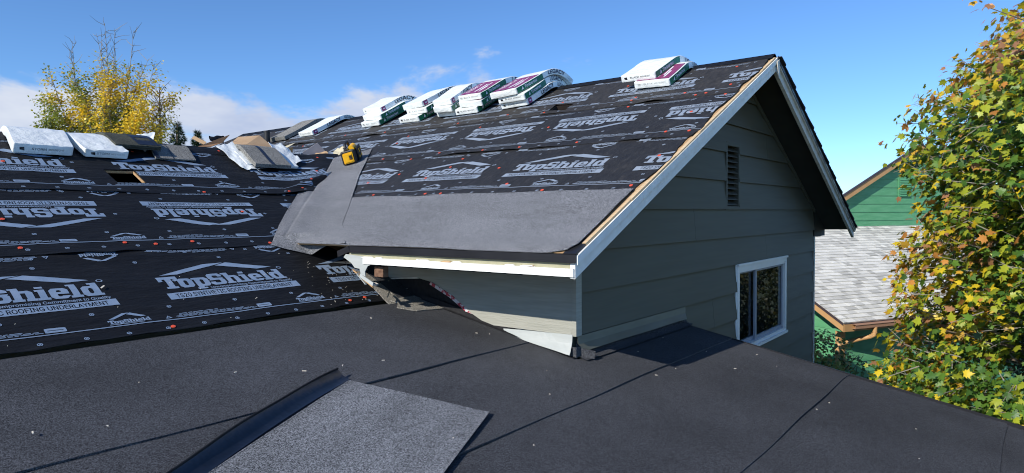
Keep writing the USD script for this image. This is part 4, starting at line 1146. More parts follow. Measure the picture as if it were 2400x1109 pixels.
# --- things on the main ridge
RM = np.array([0, YR, ZRM + .02])
bundle('shingle_bundle', 'crumpled white bundle at the far left end of the main ridge', RM + [-1.97, 0, 0], UPM, LATM, TM, .50, .80, .45, .088, .004, 'plain', False, 83, None, yaw=.10, front_text='STORM')
T, _ = bundle('shingle_bundle', 'slumped white wrapper half emptied beside the dark green shingles', RM + [-1.55, 0, 0], UPM, LATM, TM, .50, .72, .37, .075, .004, 'plain', False, 86, None, yaw=-.12, front_text='STORM')
shingle_stack('bare_shingles', 'dark green shingles with black seal strips sticking out of the slumped wrapper', RM + [-1.22, 0, 0], UPM, LATM, TM, .36, .70, .42, .045, .06, 'shingle_green', ((.0, .03, .02, .7), (.03, .16, .02, .12), (.03, .16, .18, .24), (.03, .16, .30, .36), (.165, .20, .02, .7)), 5, yaw=-.10)
shingle_stack('bare_shingles', 'two flat grey shingles lying on the ridge right of the dark green ones', RM + [-.81, 0, 0], UPM, LATM, TM, .46, .62, .40, .02, .004, 'shingle_grey', ((-.2, -.16, .0, .6), (-.03, -.02, .0, .6)), 6, n_leaf=2, yaw=.14)
TB, _ = bundle('shingle_bundle', 'opened white wrapper spread under grey shingles with a black stripe on the main ridge', RM + [.235, 0, 0], UPM, LATM, TM, .50, .70, .66, .03, .004, 'plain', False, 89, None, yaw=.06, front_text='STORM')
shingle_stack('bare_shingles', 'grey shingles with a black centre stripe lying on the opened wrapper', RM + [.19, 0, 0], UPM, LATM, TM, .60, .86, .44, .045, .038, 'shingle_grey', ((-.03, .015, .0, .84),), 8, yaw=.10)
def crumple(name, label, cat, P, mt, amp=.02, seed=0, n=10):
    """a crumpled sheet spanned over four corners"""
    P = [np.array(p, float) for p in P]
    c = sum(P) / 4
    T = thing(name, label, cat, tuple(c))
    V, F = [], []
    for i in range(n + 1):
        for j in range(n + 1):
            a, b = i / n, j / n
            q = (P[0] * (1 - a) + P[1] * a) * (1 - b) + (P[3] * (1 - a) + P[2] * a) * b
            V.append(q + np.array([.3, .3, 1]) * amp * (meshkit.fbm(np.array([[a * 4, b * 4, seed]]), 3, seed)[0] - .4))
    for i in range(n):
        for j in range(n):
            q = i * (n + 1) + j; F += [[q, q + n + 1, q + n + 2], [q, q + n + 2, q + 1]]
    m = trimesh.Trimesh(np.array(V), np.array(F), process=False)
    if m.face_normals[:, 2].mean() < 0: m.invert()
    q, rim = thickened(m, .003)
    obj('film', cat_([m, q, rim]), MAT[mt], T, smooth=40)
cr = lambda u, v, h=0.01: MAIN(np.array([[u, v]]), .02 + h)[0]
crumple('plastic_wrapper', 'torn white plastic wrapper flapping right of the striped grey shingles', 'plastic wrapper', [cr(.30, 2.80), cr(.70, 3.05, .03), cr(.66, 3.42, .08), cr(.42, 3.40, .10)], 'wrap', .07, 3)
crumple('plastic_wrapper', 'torn white plastic wrapper hanging left of the striped grey shingles', 'plastic wrapper', [cr(-.20, 2.78), cr(-.02, 2.76), cr(.0, 3.44, .05), cr(-.26, 3.30, .05)], 'wrap', .05, 5)
crumple('plastic_wrapper', 'scrap of white plastic behind the dark green shingles', 'plastic wrapper', [cr(-1.12, 3.02), cr(-.98, 3.20, .05), cr(-.88, 3.40, .10), cr(-1.06, 3.40, .06)], 'wrap', .05, 7)

# corners of the boxes and boards behind the ridge (metres)
BOXPTS = [(0.11, 4.95, 1.429), (0.423, 5.3, 1.574), (0.691, 5.25, 1.613), (0.3, 4.9, 1.44), (0.716, 4.95, 1.427), (0.558, 4.85, 1.369)]
BROWN = [(-0.301, 4.9, 1.364), (-0.167, 4.85, 1.371), (0.048, 5.0, 1.443), (0.201, 5.1, 1.56)]
ORANGE = [(-0.264, 5.1, 1.479), (-0.17, 5.0, 1.406), (-0.139, 5.0, 1.438), (-0.233, 5.1, 1.512)]
PALE = [(0.684, 4.9, 1.397), (0.636, 4.75, 1.35), (0.884, 4.85, 1.465), (1.046, 5.0, 1.524)]
BROWN2 = [(0.629, 4.74, 1.344), (0.67, 4.72, 1.33), (0.873, 4.8, 1.375), (0.901, 4.84, 1.45)]
# cardboard cartons and scraps piled behind the main ridge
def plate(name, label, cat, P, mt, th=.006, print_=None):
    """a stiff flat board over three or four corners"""
    P = [np.array(q, float) for q in P]
    n_ = np.cross(P[1] - P[0], P[-1] - P[0]); n_ /= np.linalg.norm(n_)
    c = sum(P) / len(P)
    T = thing(name, label, cat, tuple(c))
    k = len(P)
    V = P + [q + n_ * th for q in P]
    F = [[0, i + 1, i] for i in range(1, k - 1)] + [[k, k + i, k + i + 1] for i in range(1, k - 1)]
    for i in range(k):
        q = (i + 1) % k; F += [[i, q, k + q], [i, k + q, k + i]]
    m = trimesh.Trimesh(np.array(V), np.array(F), process=False); m.fix_normals()
    obj('board', m, MAT[mt], T)
    return T
zb = ZRM - .02
B1, B2, B3, B4, B5, B6 = (np.array(q) for q in BOXPTS)
BT = thing('cardboard_box', 'large tan cardboard box lying tipped behind the striped grey shingles', 'cardboard', tuple(B6))
dn = np.array([0, .05, -.16])
def quad(P, back, nm, mt):
    m = hexa([P[0] + back, P[1] + back, P[2] + back, P[3] + back, P[0], P[1], P[2], P[3]]); m.fix_normals()
    obj(nm, m, MAT[mt], BT)
quad([B1, B4, B3, B2], np.array([.004, .004, -.006]), 'top_panel', 'card')
quad([B4, B6, B5, B3], np.array([.0, .007, -.002]), 'front_panel', 'card')
quad([B1 + dn * .0, B1 + dn, B4 + dn * 1.2, B4], np.array([.0, .006, 0]), 'flap', 'card_dark')
q0 = B1 + (B4 - B1) * .25 + (B2 - B1) * .30; qa = (B4 - B1) * .5; qb = (B2 - B1) * .12
nn_ = np.cross(B4 - B1, B2 - B1); nn_ /= np.linalg.norm(nn_); nn_ *= (1 if nn_[2] > 0 else -1)
m = hexa([q0 + nn_ * .001, q0 + qa + nn_ * .001, q0 + qa + qb + nn_ * .001, q0 + qb + nn_ * .001, q0 + nn_ * .002, q0 + qa + nn_ * .002, q0 + qa + qb + nn_ * .002, q0 + qb + nn_ * .002]); m.fix_normals()
obj('carton_print', m, MAT['cap_orange'], BT)
plate('cardboard_flap', 'dark brown cardboard sheet leaning up left of the large tan box', 'cardboard', BROWN, 'card_dark')
plate('cardboard_flap', 'narrow orange-brown cardboard flap at the left end of the carton pile', 'cardboard', ORANGE, 'card')
plate('cardboard_flap', 'pale green-tan board leaning up right of the large box', 'cardboard', PALE, 'card_light')
plate('cardboard_flap', 'small brown cardboard piece below the pale leaning board', 'cardboard', BROWN2, 'card_orange')
tri = trimesh.creation.extrude_polygon(Polygon([(0, 0), (.40, 0), (.235, .16)]), .006, engine='earcut')
tri.vertices = np.stack([tri.vertices[:, 0] + 1.02, 4.86 + tri.vertices[:, 2] - .2 * tri.vertices[:, 0], zb + .07 + tri.vertices[:, 1]], -1); tri.fix_normals()
obj('grey_board', tri, MAT['paper_grey'], label='grey-mauve triangular board standing left of the crumpled tan papers', cat='board')
crumple('paper_scrap', 'crumpled tan paper scrap beside the yellow radio', 'paper', [(1.40, 4.70, zb + .06), (1.52, 4.60, zb + .02), (1.62, 4.72, zb + .20), (1.56, 4.85, zb + .16)], 'card_light', .06, 2)
crumple('paper_scrap', 'crumpled brown paper scrap right of the grey triangular board', 'paper', [(1.18, 4.74, zb + .04), (1.34, 4.66, zb + .03), (1.38, 4.8, zb + .13), (1.24, 4.85, zb + .10)], 'card', .06, 4)
crumple('felt_scrap', 'black felt scrap standing up behind the large tan box', 'roofing scrap', [(.16, 5.5, zb + .22), (.34, 5.5, zb + .20), (.40, 5.6, zb + .29), (.20, 5.6, zb + .28)], 'felt', .05, 6)
# plumbing vent pipe
pb = WING(np.array([[7.75, 3.30]]), 0)[0]
T = thing('vent_pipe', 'short black plumbing vent pipe behind the large tan box', 'vent pipe', tuple(pb))
obj('pipe', tube([pb + [0, 0, -.05], pb + [0, 0, .255]], .052, 14), MAT['rubber'], T, smooth=40)
obj('pipe_rim', tube([pb + [0, 0, .24], pb + [0, 0, .262]], .056, 14), MAT['rubber'], T, smooth=40)
obj('boot', trimesh.creation.cone(.12, .10, sections=14, transform=trimesh.transformations.translation_matrix(pb + [0, 0, -.03])), MAT['rubber'], T, smooth=40)
# metal pan lid by the carton
T = thing('metal_cap', 'small round grey metal cap left of the striped grey shingles', 'vent cap', (.02, 4.62, ZRM + .03))
m = trimesh.creation.icosphere(2, .075); m.vertices = m.vertices * [1, 1, .45] + [.02, 4.62, ZRM + .045]
obj('dome', m, MAT['flashing'], T, smooth=True)
obj('rim', tube([(.02, 4.62, ZRM + .025), (.02, 4.62, ZRM + .04)], .085, 16), MAT['flashing'], T)

# --- yellow job-site radio on the valley membrane
rb = WING(np.array([[3.86, 1.89]]), .03)[0]
ex = np.array([1, 0, TW]) / KW; ez = WING.n; ey = np.cross(ez, ex)
th_ = math.radians(36)
ex2 = ex * math.cos(th_) + ey * math.sin(th_); ey2 = np.cross(ez, ex2)
ez2 = ez * .93 + np.array([0, 0, 1]) * .35; ez2 /= np.linalg.norm(ez2)
RAD = thing('jobsite_radio', 'yellow and black cordless jobsite radio with carry handle on the valley membrane', 'radio', tuple(rb))
def rput(m, c):     # local axes: x into the roof, y left, z up
    m = m.copy(); v = m.vertices + np.array(c)
    m.vertices = rb + v[:, :1] * ex2 + v[:, 1:2] * ey2 + v[:, 2:] * ez2
    return m
obj('body', rput(round_box(.23, .17, .13, .02), (.135, 0, .075)), MAT['rubber'], RAD, smooth=40)
obj('shell', rput(round_box(.17, .13, .135, .03), (.15, 0, .095)), MAT['yellow'], RAD, smooth=40)
obj('front_frame', rput(round_box(.035, .175, .165, .016), (.012, 0, .09)), MAT['rubber'], RAD, smooth=40)
fr = shapely.geometry.box(-.063, .024, .063, .148).buffer(-.012).buffer(.012)
fm = trimesh.creation.extrude_polygon(fr, .010, engine='earcut'); fm.vertices = np.stack([-.006 - fm.vertices[:, 2], fm.vertices[:, 0], fm.vertices[:, 1]], -1); fm.fix_normals()
obj('front_panel', rput(fm, (0, 0, 0)), MAT['yellow'], RAD)
fi = fr.buffer(-.014).difference(sbox(-.07, .055, -.012, .115))
fm = trimesh.creation.extrude_polygon(fi, .006, engine='earcut'); fm.vertices = np.stack([-.0165 - fm.vertices[:, 2], fm.vertices[:, 0], fm.vertices[:, 1]], -1); fm.fix_normals()
obj('front_inset', rput(fm, (0, 0, 0)), MAT['yellow'], RAD)
for k in range(3):
    obj('key', rput(round_box(.006, .034, .012, .0028), (-.021, -.034, .070 + k * .016)), MAT['rubber'], RAD)
hd = [(.03, .045, .155), (.035, .045, .20), (.06, .045, .232), (.11, .045, .245), (.18, .045, .238), (.22, .045, .20), (.225, .045, .16)]
hp_ = np.array(hd); hp_[:, 1] = .02
hm = tube(hp_, [.016, .017, .018, .019, .018, .017, .016], 10)
obj('handle', rput(hm, (0, 0, 0)), MAT['rubber'], RAD, smooth=60)
for k in range(3):
    obj('grip_rib', rput(round_box(.04, .046, .010, .004), (.034, .02, .168 + k * .017)), MAT['rubber'], RAD)
cy_ = tube([(.06, -.035, .165), (.20, -.035, .165)], .042, 14)
obj('drum', rput(cy_, (0, 0, 0)), MAT['yellow'], RAD, smooth=50)
obj('side_rail', rput(round_box(.15, .026, .16, .011), (.165, -.098, .09)), MAT['rubber'], RAD, smooth=40)
for k, (a, b) in enumerate(((.11, .05), (.15, .10), (.20, .05), (.21, .12), (.12, .13))):
    s_ = trimesh.creation.icosphere(1, .014); s_.vertices *= [1, .5, 1]
    obj('knob', rput(s_, (a, -.112, b)), MAT['yellow'], RAD, smooth=True)

# --- wood chips and crumbs swept over the roofs
chips = []
cr_ = random.Random(21)
def chip(P, n_, l, w_):
    m = trimesh.creation.box((l, w_, .003)); m.apply_transform(trimesh.transformations.rotation_matrix(cr_.uniform(0, 3.1), [0, 0, 1]))
    m.apply_transform(trimesh.geometry.align_vectors([0, 0, 1], n_)); m.apply_translation(P); return m
lowpts = [(-.802, 1.30), (.173, -.555), (-3.128, .658), (-.234, .616), (.918, -.841), (-2.131, .847), (-1.807, .68), (-1.568, .64), (-1.3, .585), (-.312, .677)]
for (u, v) in lowpts:
    chips.append(chip(LOWP(np.array([[u, v]]), .050)[0], LOWP.n, cr_.uniform(.012, .024), cr_.uniform(.004, .007)))
for _ in range(28):
    u, v = cr_.uniform(-3.2, 1.7), cr_.uniform(-2.2, 1.2)
    if u > -.05 and v > -.1: continue
    chips.append(chip(LOWP(np.array([[u, v]]), .049)[0], LOWP.n, cr_.uniform(.004, .010), cr_.uniform(.002, .005)))
for _ in range(70):
    u, v = cr_.uniform(-3, .0), abs(cr_.gauss(0, .45)) + .05
    if cr_.random() < .5: u = -.9 + abs(cr_.gauss(0, .3))
    chips.append(chip(MAIN(np.array([[u, v]]), .016)[0], MAIN.n, cr_.uniform(.003, .008), cr_.uniform(.002, .003)))
chips.append(chip(MAIN(np.array([[-2.31, .592]]), .016)[0], MAIN.n, .036, .01))
# (crumbs)
obj('wood_crumbs', cat_(chips), MAT['chip'], label='scattered pale wood chips and crumbs lying on the dark roofing', cat='debris', kind='stuff')

# ================================================================== neighbour's house
ne = np.array([.873, -.488, 0]); ne /= np.linalg.norm(ne); nu = np.array([-ne[1], ne[0], 0])
NC = np.array([11.579, .581, -1.835])            # eave corner of its lower roof
NT = .49
NB = thing('neighbour_house', 'green house with tan trim and pale grey shingle roof beyond the gable', 'house', (NC[0], NC[1], GROUND))
def nb(e, u, z): return NC + ne * e + nu * u + np.array([0, 0, z])
EW, RUN = 9.0, 4.0
# roof slab
def nbox(e0, e1, u0, u1, z0, z1):
    return hexa([nb(e0, u0, z0), nb(e1, u0, z0), nb(e1, u1, z0), nb(e0, u1, z0), nb(e0, u0, z1), nb(e1, u0, z1), nb(e1, u1, z1), nb(e0, u1, z1)])
obj('lower_roof', hexa([nb(0, 0, -.06), nb(EW, 0, -.06), nb(EW, RUN, RUN * NT - .06), nb(0, RUN, RUN * NT - .06), nb(0, 0, -.012), nb(EW, 0, -.012), nb(EW, RUN, RUN * NT - .012), nb(0, RUN, RUN * NT - .012)]), MAT['drip_brown'], NB)
# shingle tabs: the nearest ones each a piece of its own
tabs = []
sr = random.Random(31)
row, sdn = 0, 0.0
KN = math.hypot(1, NT)
nn = (np.array([0, 0, 1.0]) - nu * NT) / KN
ud = (nu + np.array([0, 0, NT])) / KN
while sdn < RUN * KN - .02:
    e = -.02 - sr.uniform(0, .2)
    while e < EW:
        wd = sr.choice((.10, .14, .17, .2, .26, .32))
        e1 = min(e + wd, EW); e0 = max(e, -.02)
        if e1 - e0 > .02:
            thk = sr.choice((.004, .004, .009, .010))
            t_ = sr.choice((.44, .52, .58, .62, .66, .70)) * sr.uniform(.95, 1.05)
            top_ = min(sdn + .165, RUN * KN)
            P = [NC + ne * a + ud * s for a, s in ((e0 + .001, sdn), (e1 - .001, sdn), (e1 - .001, top_), (e0 + .001, top_))]
            h0 = .016 + thk
            m = hexa([P[0] - nn * .008, P[1] - nn * .008, P[2] - nn * .010, P[3] - nn * .010, P[0] + nn * h0, P[1] + nn * h0, P[2] + nn * .002, P[3] + nn * .002])
            tabs.append((row, e0, m, (t_ * .99, t_ * .965, t_ * .87)))
        e += wd
    row += 1; sdn += .143
tabs.sort(key=lambda t_: (t_[1] > 3.2, t_[0], t_[1]))
for r_, e_, m, t_ in tabs[:300]:
    obj('shingle', m, MAT['tab'], NB, tint=t_)
rest = cat_([t_[2] for t_ in tabs[300:]])
obj('shingle_field', rest, MAT['tab'], NB, tint=np.repeat(np.array([t_[3] for t_ in tabs[300:]]), 8, axis=0), kind='stuff')
# rake and eave trim of the lower roof
obj('rake_fascia', hexa([nb(-.03, 0, -.19), nb(.004, 0, -.19), nb(.004, RUN, RUN * NT - .19), nb(-.03, RUN, RUN * NT - .19), nb(-.03, 0, -.02), nb(.004, 0, -.02), nb(.004, RUN, RUN * NT - .02), nb(-.03, RUN, RUN * NT - .02)]), MAT['tan_trim'], NB)
obj('drip_edge', hexa([nb(-.045, 0, -.045), nb(-.031, 0, -.045), nb(-.031, RUN, RUN * NT - .045), nb(-.045, RUN, RUN * NT - .045), nb(-.045, 0, .012), nb(-.031, 0, .012), nb(-.031, RUN, RUN * NT + .012), nb(-.045, RUN, RUN * NT + .012)]), MAT['drip_brown'], NB)
obj('eave_fascia', nbox(0.0, EW, -.004, .025, -.19, -.03), MAT['tan_trim'], NB)
gp_ = [(-.005, -.03), (-.105, -.03), (-.112, -.045), (-.095, -.075), (-.09, -.13), (-.005, -.13), (-.005, -.125), (-.085, -.122), (-.088, -.072), (-.105, -.045), (-.10, -.036), (-.005, -.036)]
gm = trimesh.creation.extrude_polygon(Polygon(gp_).buffer(.0), EW - .25, engine='earcut')
gm.vertices = np.array([nb(.22 + v[2], v[0], v[1]) for v in gm.vertices]); gm.fix_normals()
obj('gutter', gm, MAT['gutter'], NB)
# lower walls with lap siding
WI, WU = .34, .40        # wall set back from rake and eave
LH = 1.9
nbw = []
def nboard(P0, dirv, outv, l, z0, z1, proud=.014):
    P0 = np.array(P0, float)
    a = P0 + np.array([0, 0, z0]); b = P0 + dirv * l + np.array([0, 0, z0]); up_ = np.array([0, 0, z1 - z0])
    return hexa([a, b, b + outv * proud, a + outv * proud, a + up_, b + up_, b + up_ + outv * .002, a + up_ + outv * .002])
FW = obj('front_wall', nbox(WI + .01, EW, WU + .01, WU + .12, GROUND - NC[2], -.05), MAT['green_wall'], NB)
LWm = hexa([nb(WI + .01, WU, GROUND - NC[2]), nb(WI + .12, WU, GROUND - NC[2]), nb(WI + .12, RUN, GROUND - NC[2]), nb(WI + .01, RUN, GROUND - NC[2]), nb(WI + .01, WU, WU * NT - .07), nb(WI + .12, WU, WU * NT - .07), nb(WI + .12, RUN, RUN * NT - .07), nb(WI + .01, RUN, RUN * NT - .07)])
LW = obj('side_wall', LWm, MAT['green_wall'], NB)
for k in range(11):
    z1 = .0 - k * .25; z0 = z1 - .25
    m = nboard(nb(WI + .01, WU + .01, 0), ne, -nu, EW - WI - .02, z0, z1 - .004); m.fix_normals()
    obj('siding_board', m, MAT['green_wall'], FW)
for k in range(-7, 11):
    z1 = .0 - k * .25; z0 = z1 - .25
    u0 = max(WU + .01, (z1 + .08) / NT)
    if u0 > RUN - .1: continue
    m = nboard(nb(WI + .01, u0, 0), nu, -ne, RUN - u0, z0, z1 - .004); m.fix_normals()
    obj('siding_board', m, MAT['green_wall'], LW)
obj('corner_post', cat_([nbox(WI - .012, WI + .13, WU - .022, WU - .002, GROUND - NC[2], -.06), nbox(WI - .024, WI - .006, WU - .022, WU + .11, GROUND - NC[2], -.06)]), MAT['tan_trim'], NB)
obj('soffit', nbox(.03, EW, .026, WU - .03, -.20, -.17), MAT['green_wall'], NB)
obj('rake_soffit', hexa([nb(.006, 0, -.15), nb(WI, 0, -.15), nb(WI, RUN, RUN * NT - .15), nb(.006, RUN, RUN * NT - .15), nb(.006, 0, -.08), nb(WI, 0, -.08), nb(WI, RUN, RUN * NT - .08), nb(.006, RUN, RUN * NT - .08)]), MAT['green_wall'], NB)
# downspout: from the gutter, elbow, sloping arm back to the corner, then down
sp_ = [nb(.86, -.055, -.13), nb(.86, -.055, -.24), nb(.85, -.045, -.31), nb(.80, .02, -.36), nb(.72, .10, -.39), nb(.40, .30, -.50), nb(.24, .36, -.56), nb(.22, .37, -.66), nb(.22, .37, GROUND - NC[2])]
DS = obj('downspout', tube(sp_, .048, 8), MAT['tan_trim'], NB, smooth=50)
for k in range(8):
    t_ = k / 7; P = np.array(sp_[1]) * (1 - t_) + np.array(sp_[4]) * t_ + np.array([0, 0, -.030 * math.sin(math.pi * t_)])
    dd = np.array(sp_[min(4, 2 + int(t_ * 2))]) - np.array(sp_[1 + int(t_ * 2)]); dd /= np.linalg.norm(dd)
    obj('elbow_rib', tube([P, P + dd * .012], .053, 10), MAT['tan_trim'], DS)
# upper gable wall
UW = obj('upper_wall', nbox(-4, EW, RUN + .01, RUN + .12, GROUND - NC[2], RUN * NT + .02), MAT['green_wall'], NB)
GX = 7.6                  # ridge position along the wall, from the corner
GE = 2.45                # left eave of the upper gable
gz0 = 1.966
gzr = gz0 + (GX - GE) * NT
gpoly = Polygon([(GE + .3, RUN * NT - .1), (2 * GX - GE - .3, RUN * NT - .1), (2 * GX - GE - .3, gz0 - .05), (GX, gzr - .18), (GE + .3, gz0 - .05)])
for k in range(20):
    z0 = RUN * NT - .07 + k * .25; z1 = z0 + .25
    g = sbox(-5, z0, 20, z1 - .004).intersection(gpoly)
    if g.area < .01: continue
    m = trimesh.creation.extrude_polygon(g, .012, engine='earcut')
    m.vertices = np.array([nb(v[0], RUN - v[2] - .014 * (z1 - v[1]) / .25, v[1]) for v in m.vertices]); m.fix_normals()
    obj('siding_board', m, MAT['green_wall'], UW)
m = trimesh.creation.extrude_polygon(gpoly, .05, engine='earcut'); m.vertices = np.array([nb(v[0], RUN + .002 + v[2], v[1]) for v in m.vertices]); m.fix_normals()
obj('gable_sheathing', m, MAT['green_wall'], UW)
for s in (1, -1):
    xa, xb = (GE, GX) if s > 0 else (2 * GX - GE, GX)
    def rk(u0, u1, h0, h1, nm, mt, skew=0.0):
        P = [(xa, gz0 + h0), (xb, gzr + h0), (xb, gzr + h1), (xa, gz0 + h1)]
        Q = [nb(x, u0, z) for x, z in P] + [nb(x + skew * 1.6, u1, z) for x, z in P]
        m = hexa([Q[0], Q[1], Q[5], Q[4], Q[3], Q[2], Q[6], Q[7]]); m.fix_normals()
        obj(nm, m, MAT[mt], NB)
    rk(RUN - .20, RUN - .16, -.20, -.02, 'rake_fascia', 'tan_trim')
    rk(RUN - .225, RUN - .16, -.018, .03, 'drip_edge', 'drip_brown')
    rk(RUN - .16, RUN + 6, -.06, -.02, 'upper_roof', 'drip_brown', 4.6)
# gable vent of the neighbour
VX = 7.1
VB = obj('gable_vent', nbox(VX - .28, VX + .28, RUN - .045, RUN - .030, 2.85, 3.45), MAT['green_wall'], NB)
for k in range(8):
    z = 2.88 + k * .07
    obj('louvre', hexa([nb(VX - .24, RUN - .07, z), nb(VX + .24, RUN - .07, z), nb(VX + .24, RUN - .046, z + .05), nb(VX - .24, RUN - .046, z + .05), nb(VX - .24, RUN - .066, z + .008), nb(VX + .24, RUN - .066, z + .008), nb(VX + .24, RUN - .046, z + .058), nb(VX - .24, RUN - .046, z + .058)]), MAT['green_wall'], VB)

# ================================================================== trees and shrubs
def maple_leaf():
    h = [(.0, .0), (.10, -.05), (.34, -.10), (.30, .06), (.56, .22), (.36, .30), (.66, .62), (.40, .56), (.36, .62), (.24, .58), (.20, .78), (.12, .80), (.0, 1.12)]
    L_ = [(-x, y) for x, y in h[1:-1]][::-1]
    P = h + L_
    V = np.array([(0.0, .30)] + P)
    n = len(P)
    F = np.array([[0, i + 1, (i + 1) % n + 1] for i in range(n)])
    z = -.10 * np.abs(V[:, 0]) ** 1.2 - .16 * (V[:, 1] - .3) ** 2 + .06 * np.abs(V[:, 0]) * 0
    return np.column_stack([V, z]), F
LEAFV, LEAFF = maple_leaf()
def leaf_frames(n, out, rng, droop=.5):
    """random leaf axes: blades face up and outward, tips point outward and down"""
    nrm = out * .75 + np.array([0, 0, .55]) + rng.normal(0, .55, (n, 3)); nrm /= np.linalg.norm(nrm, axis=1, keepdims=True)
    tip = out * .8 - np.array([0, 0, droop]) + rng.normal(0, .6, (n, 3)); tip -= nrm * (tip * nrm).sum(1, keepdims=True); tip /= np.linalg.norm(tip, axis=1, keepdims=True)
    return np.cross(tip, nrm), tip, nrm
def leaves_mesh(pos, size, ax, LV=LEAFV, LF=LEAFF):
    a, b, c = ax
    V = pos[:, None] + size[:, None, None] * (LV[None, :, :1] * a[:, None] + LV[None, :, 1:2] * b[:, None] + LV[None, :, 2:] * c[:, None])
    n = len(LV)
    F = (LF[None] + (np.arange(len(pos)) * n)[:, None, None]).reshape(-1, 3)
    return V.reshape(-1, 3), F

def maple():
    rng = np.random.default_rng(17)
    C = np.array([4.95, -3.45])
    zs = np.array([-3.6, -3, -2, -.9, .0, .6, 1.2, 1.6, 2.2, 2.7, 3.5, 4.3])
    rs = np.array([.9, 1.7, 2.15, 2.18, 1.78, 1.84, 2.08, 1.85, 1.30, .78, .30, .05])
    T = thing('maple_tree', 'maple tree turning yellow and brown at the right edge of the photo', 'tree', (C[0], C[1], GROUND))
    tp = [(C[0] + .05 * math.sin(k), C[1] + .05 * math.cos(1.3 * k), GROUND + k * .9) for k in range(10)]
    obj('trunk', tube(tp, np.linspace(.16, .03, 10), 9), MAT['bark'], T, smooth=60)
    limbs, twigs, P, OUT = [], [], [], []
    nl = 46
    tips = []
    for k in range(nl):
        z0 = -3.3 + 6.3 * (k / nl) ** .9
        az = k * 2.399 + rng.normal(0, .2)
        zt = min(z0 + rng.uniform(.35, 1.0), 4.2)
        r = np.interp(zt, zs, rs) * rng.uniform(.86, 1.0)
        b0 = np.array([C[0], C[1], z0]); b1 = np.array([C[0] + r * math.cos(az), C[1] + r * math.sin(az), zt])
        mid_ = (b0 + b1) / 2 + rng.normal(0, .06, 3) + [0, 0, .05]
        pts = [b0, (b0 + mid_) / 2 + rng.normal(0, .03, 3), mid_, (mid_ + b1) / 2 + rng.normal(0, .04, 3), b1]
        limbs.append(tube(pts, [.035, .028, .02, .013, .006], 5))
    for m in limbs:
        obj('branch', m, MAT['bark'], T, smooth=60)
    # shoots fill the crown's outer shell in uneven clumps
    ns = 11000
    clump = rng.normal(0, 1, (90, 3)); 
    shoots = []
    while len(shoots) < ns:
        z = rng.uniform(-3.4, 4.25); az = rng.uniform(0, 2 * np.pi)
        R = np.interp(z, zs, rs)
        lump = 1 + .26 * (meshkit.fbm(np.array([[math.cos(az) * 2.1, math.sin(az) * 2.1, z * 1.15]]), 3, 4)[0] - .5) * 2
        f = rng.uniform(.30, 1.0) ** .55
        r = R * lump * f
        gap = meshkit.fbm(np.array([[math.cos(az) * r * 1.4, math.sin(az) * r * 1.4, z * 1.4]]), 2, 8)[0]
        if gap < .30 + .08 * (f > .8): continue
        if rng.uniform() > (R + .6) / 2.7: continue
        p = np.array([C[0] + r * math.cos(az), C[1] + r * math.sin(az), z])
        o = np.array([math.cos(az), math.sin(az), .25 + .25 * (z > 2)]); o /= np.linalg.norm(o)
        shoots.append((p, o, f))
    # a few bare-tipped twigs stick out of the left side
    for (dx, dy, z) in ((-2.1, 1.2, 1.95), (-1.75, 1.35, 2.35), (-2.2, .9, .75), (-2.45, .3, -.55), (-1.5, 1.55, .2)):
        p = np.array([C[0] + dx * .78, C[1] + dy * .78, z]); o = np.array([dx, dy, .6]); o /= np.linalg.norm(o)
        for q in range(3): shoots.append((p + o * .12 * q, o, 1.2))
        twigs.append(tube([p - o * .7, p - o * .3 + [0, 0, .03], p + o * .25], [.012, .008, .004], 4))
    tint_choices = {'green': (.105, .205, .028), 'deep': (.055, .13, .024), 'lime': (.34, .38, .03), 'yellow': (.62, .46, .022), 'gold': (.58, .34, .04), 'orange': (.50, .22, .05), 'brown': (.36, .18, .085)}
    pos, size, tint, outs = [], [], [], []
    for p, o, f in shoots:
        n = rng.integers(5, 9)
        shoot_l = rng.uniform(.15, .34)
        d = o + rng.normal(0, .45, 3); d /= np.linalg.norm(d)
        warm = meshkit.fbm(np.array([[p[0] * .9, p[1] * .9, p[2] * .9]]), 2, 21)[0]
        if rng.uniform() < .35: twigs.append(tube([p - d * .12, p + d * shoot_l], [.006, .0025], 3))
        for k in range(n):
            t_ = k / n
            pos.append(p + d * shoot_l * t_ + rng.normal(0, .055, 3)); outs.append(o)
            size.append(rng.uniform(.044, .092) * (1.0 if f < 1.1 else .8))
            tipn = t_ + rng.normal(0, .25) + (f - .75) * 1.7 + (warm - .5) * 2.4
            if f > 1.1: c = rng.choice(['brown', 'orange', 'brown', 'gold'])
            elif tipn > .78: c = rng.choice(['yellow', 'gold', 'lime', 'lime', 'brown', 'yellow', 'orange'])
            elif tipn > .40: c = rng.choice(['lime', 'yellow', 'green', 'lime', 'lime', 'green'])
            else: c = rng.choice(['green', 'green', 'deep', 'lime', 'deep'])
            tint.append(np.array(tint_choices[c]) * rng.uniform(.75, 1.25))
    pos, size, tint, outs = map(np.array, (pos, size, tint, outs))
    ax = leaf_frames(len(pos), outs, rng)
    obj('twigs', cat_(twigs), MAT['bark_pale'], T, kind='stuff')
    # the 300 leaves that show largest from the roof are pieces of their own
    d = np.linalg.norm(pos - CAM, axis=1)
    rel = pos - CAM
    ang = np.degrees(np.arctan2(rel @ R0, rel @ Fw))
    score = size / d * (ang < 37.5) * (rel[:, 2] > -2.2) * (ang > 0)
    # only the outer leaves on the camera's side
    face = -(outs * rel / d[:, None]).sum(1)
    score = score * (face > .15)
    big = np.argsort(-score)[:300]
    keep = np.ones(len(pos), bool); keep[big] = False
    for i in big:
        V, F = leaves_mesh(pos[i:i + 1], size[i:i + 1], [a[i:i + 1] for a in ax])
        obj('leaf', trimesh.Trimesh(V, F, process=False), MAT['leaf'], T, tint=tint[i])
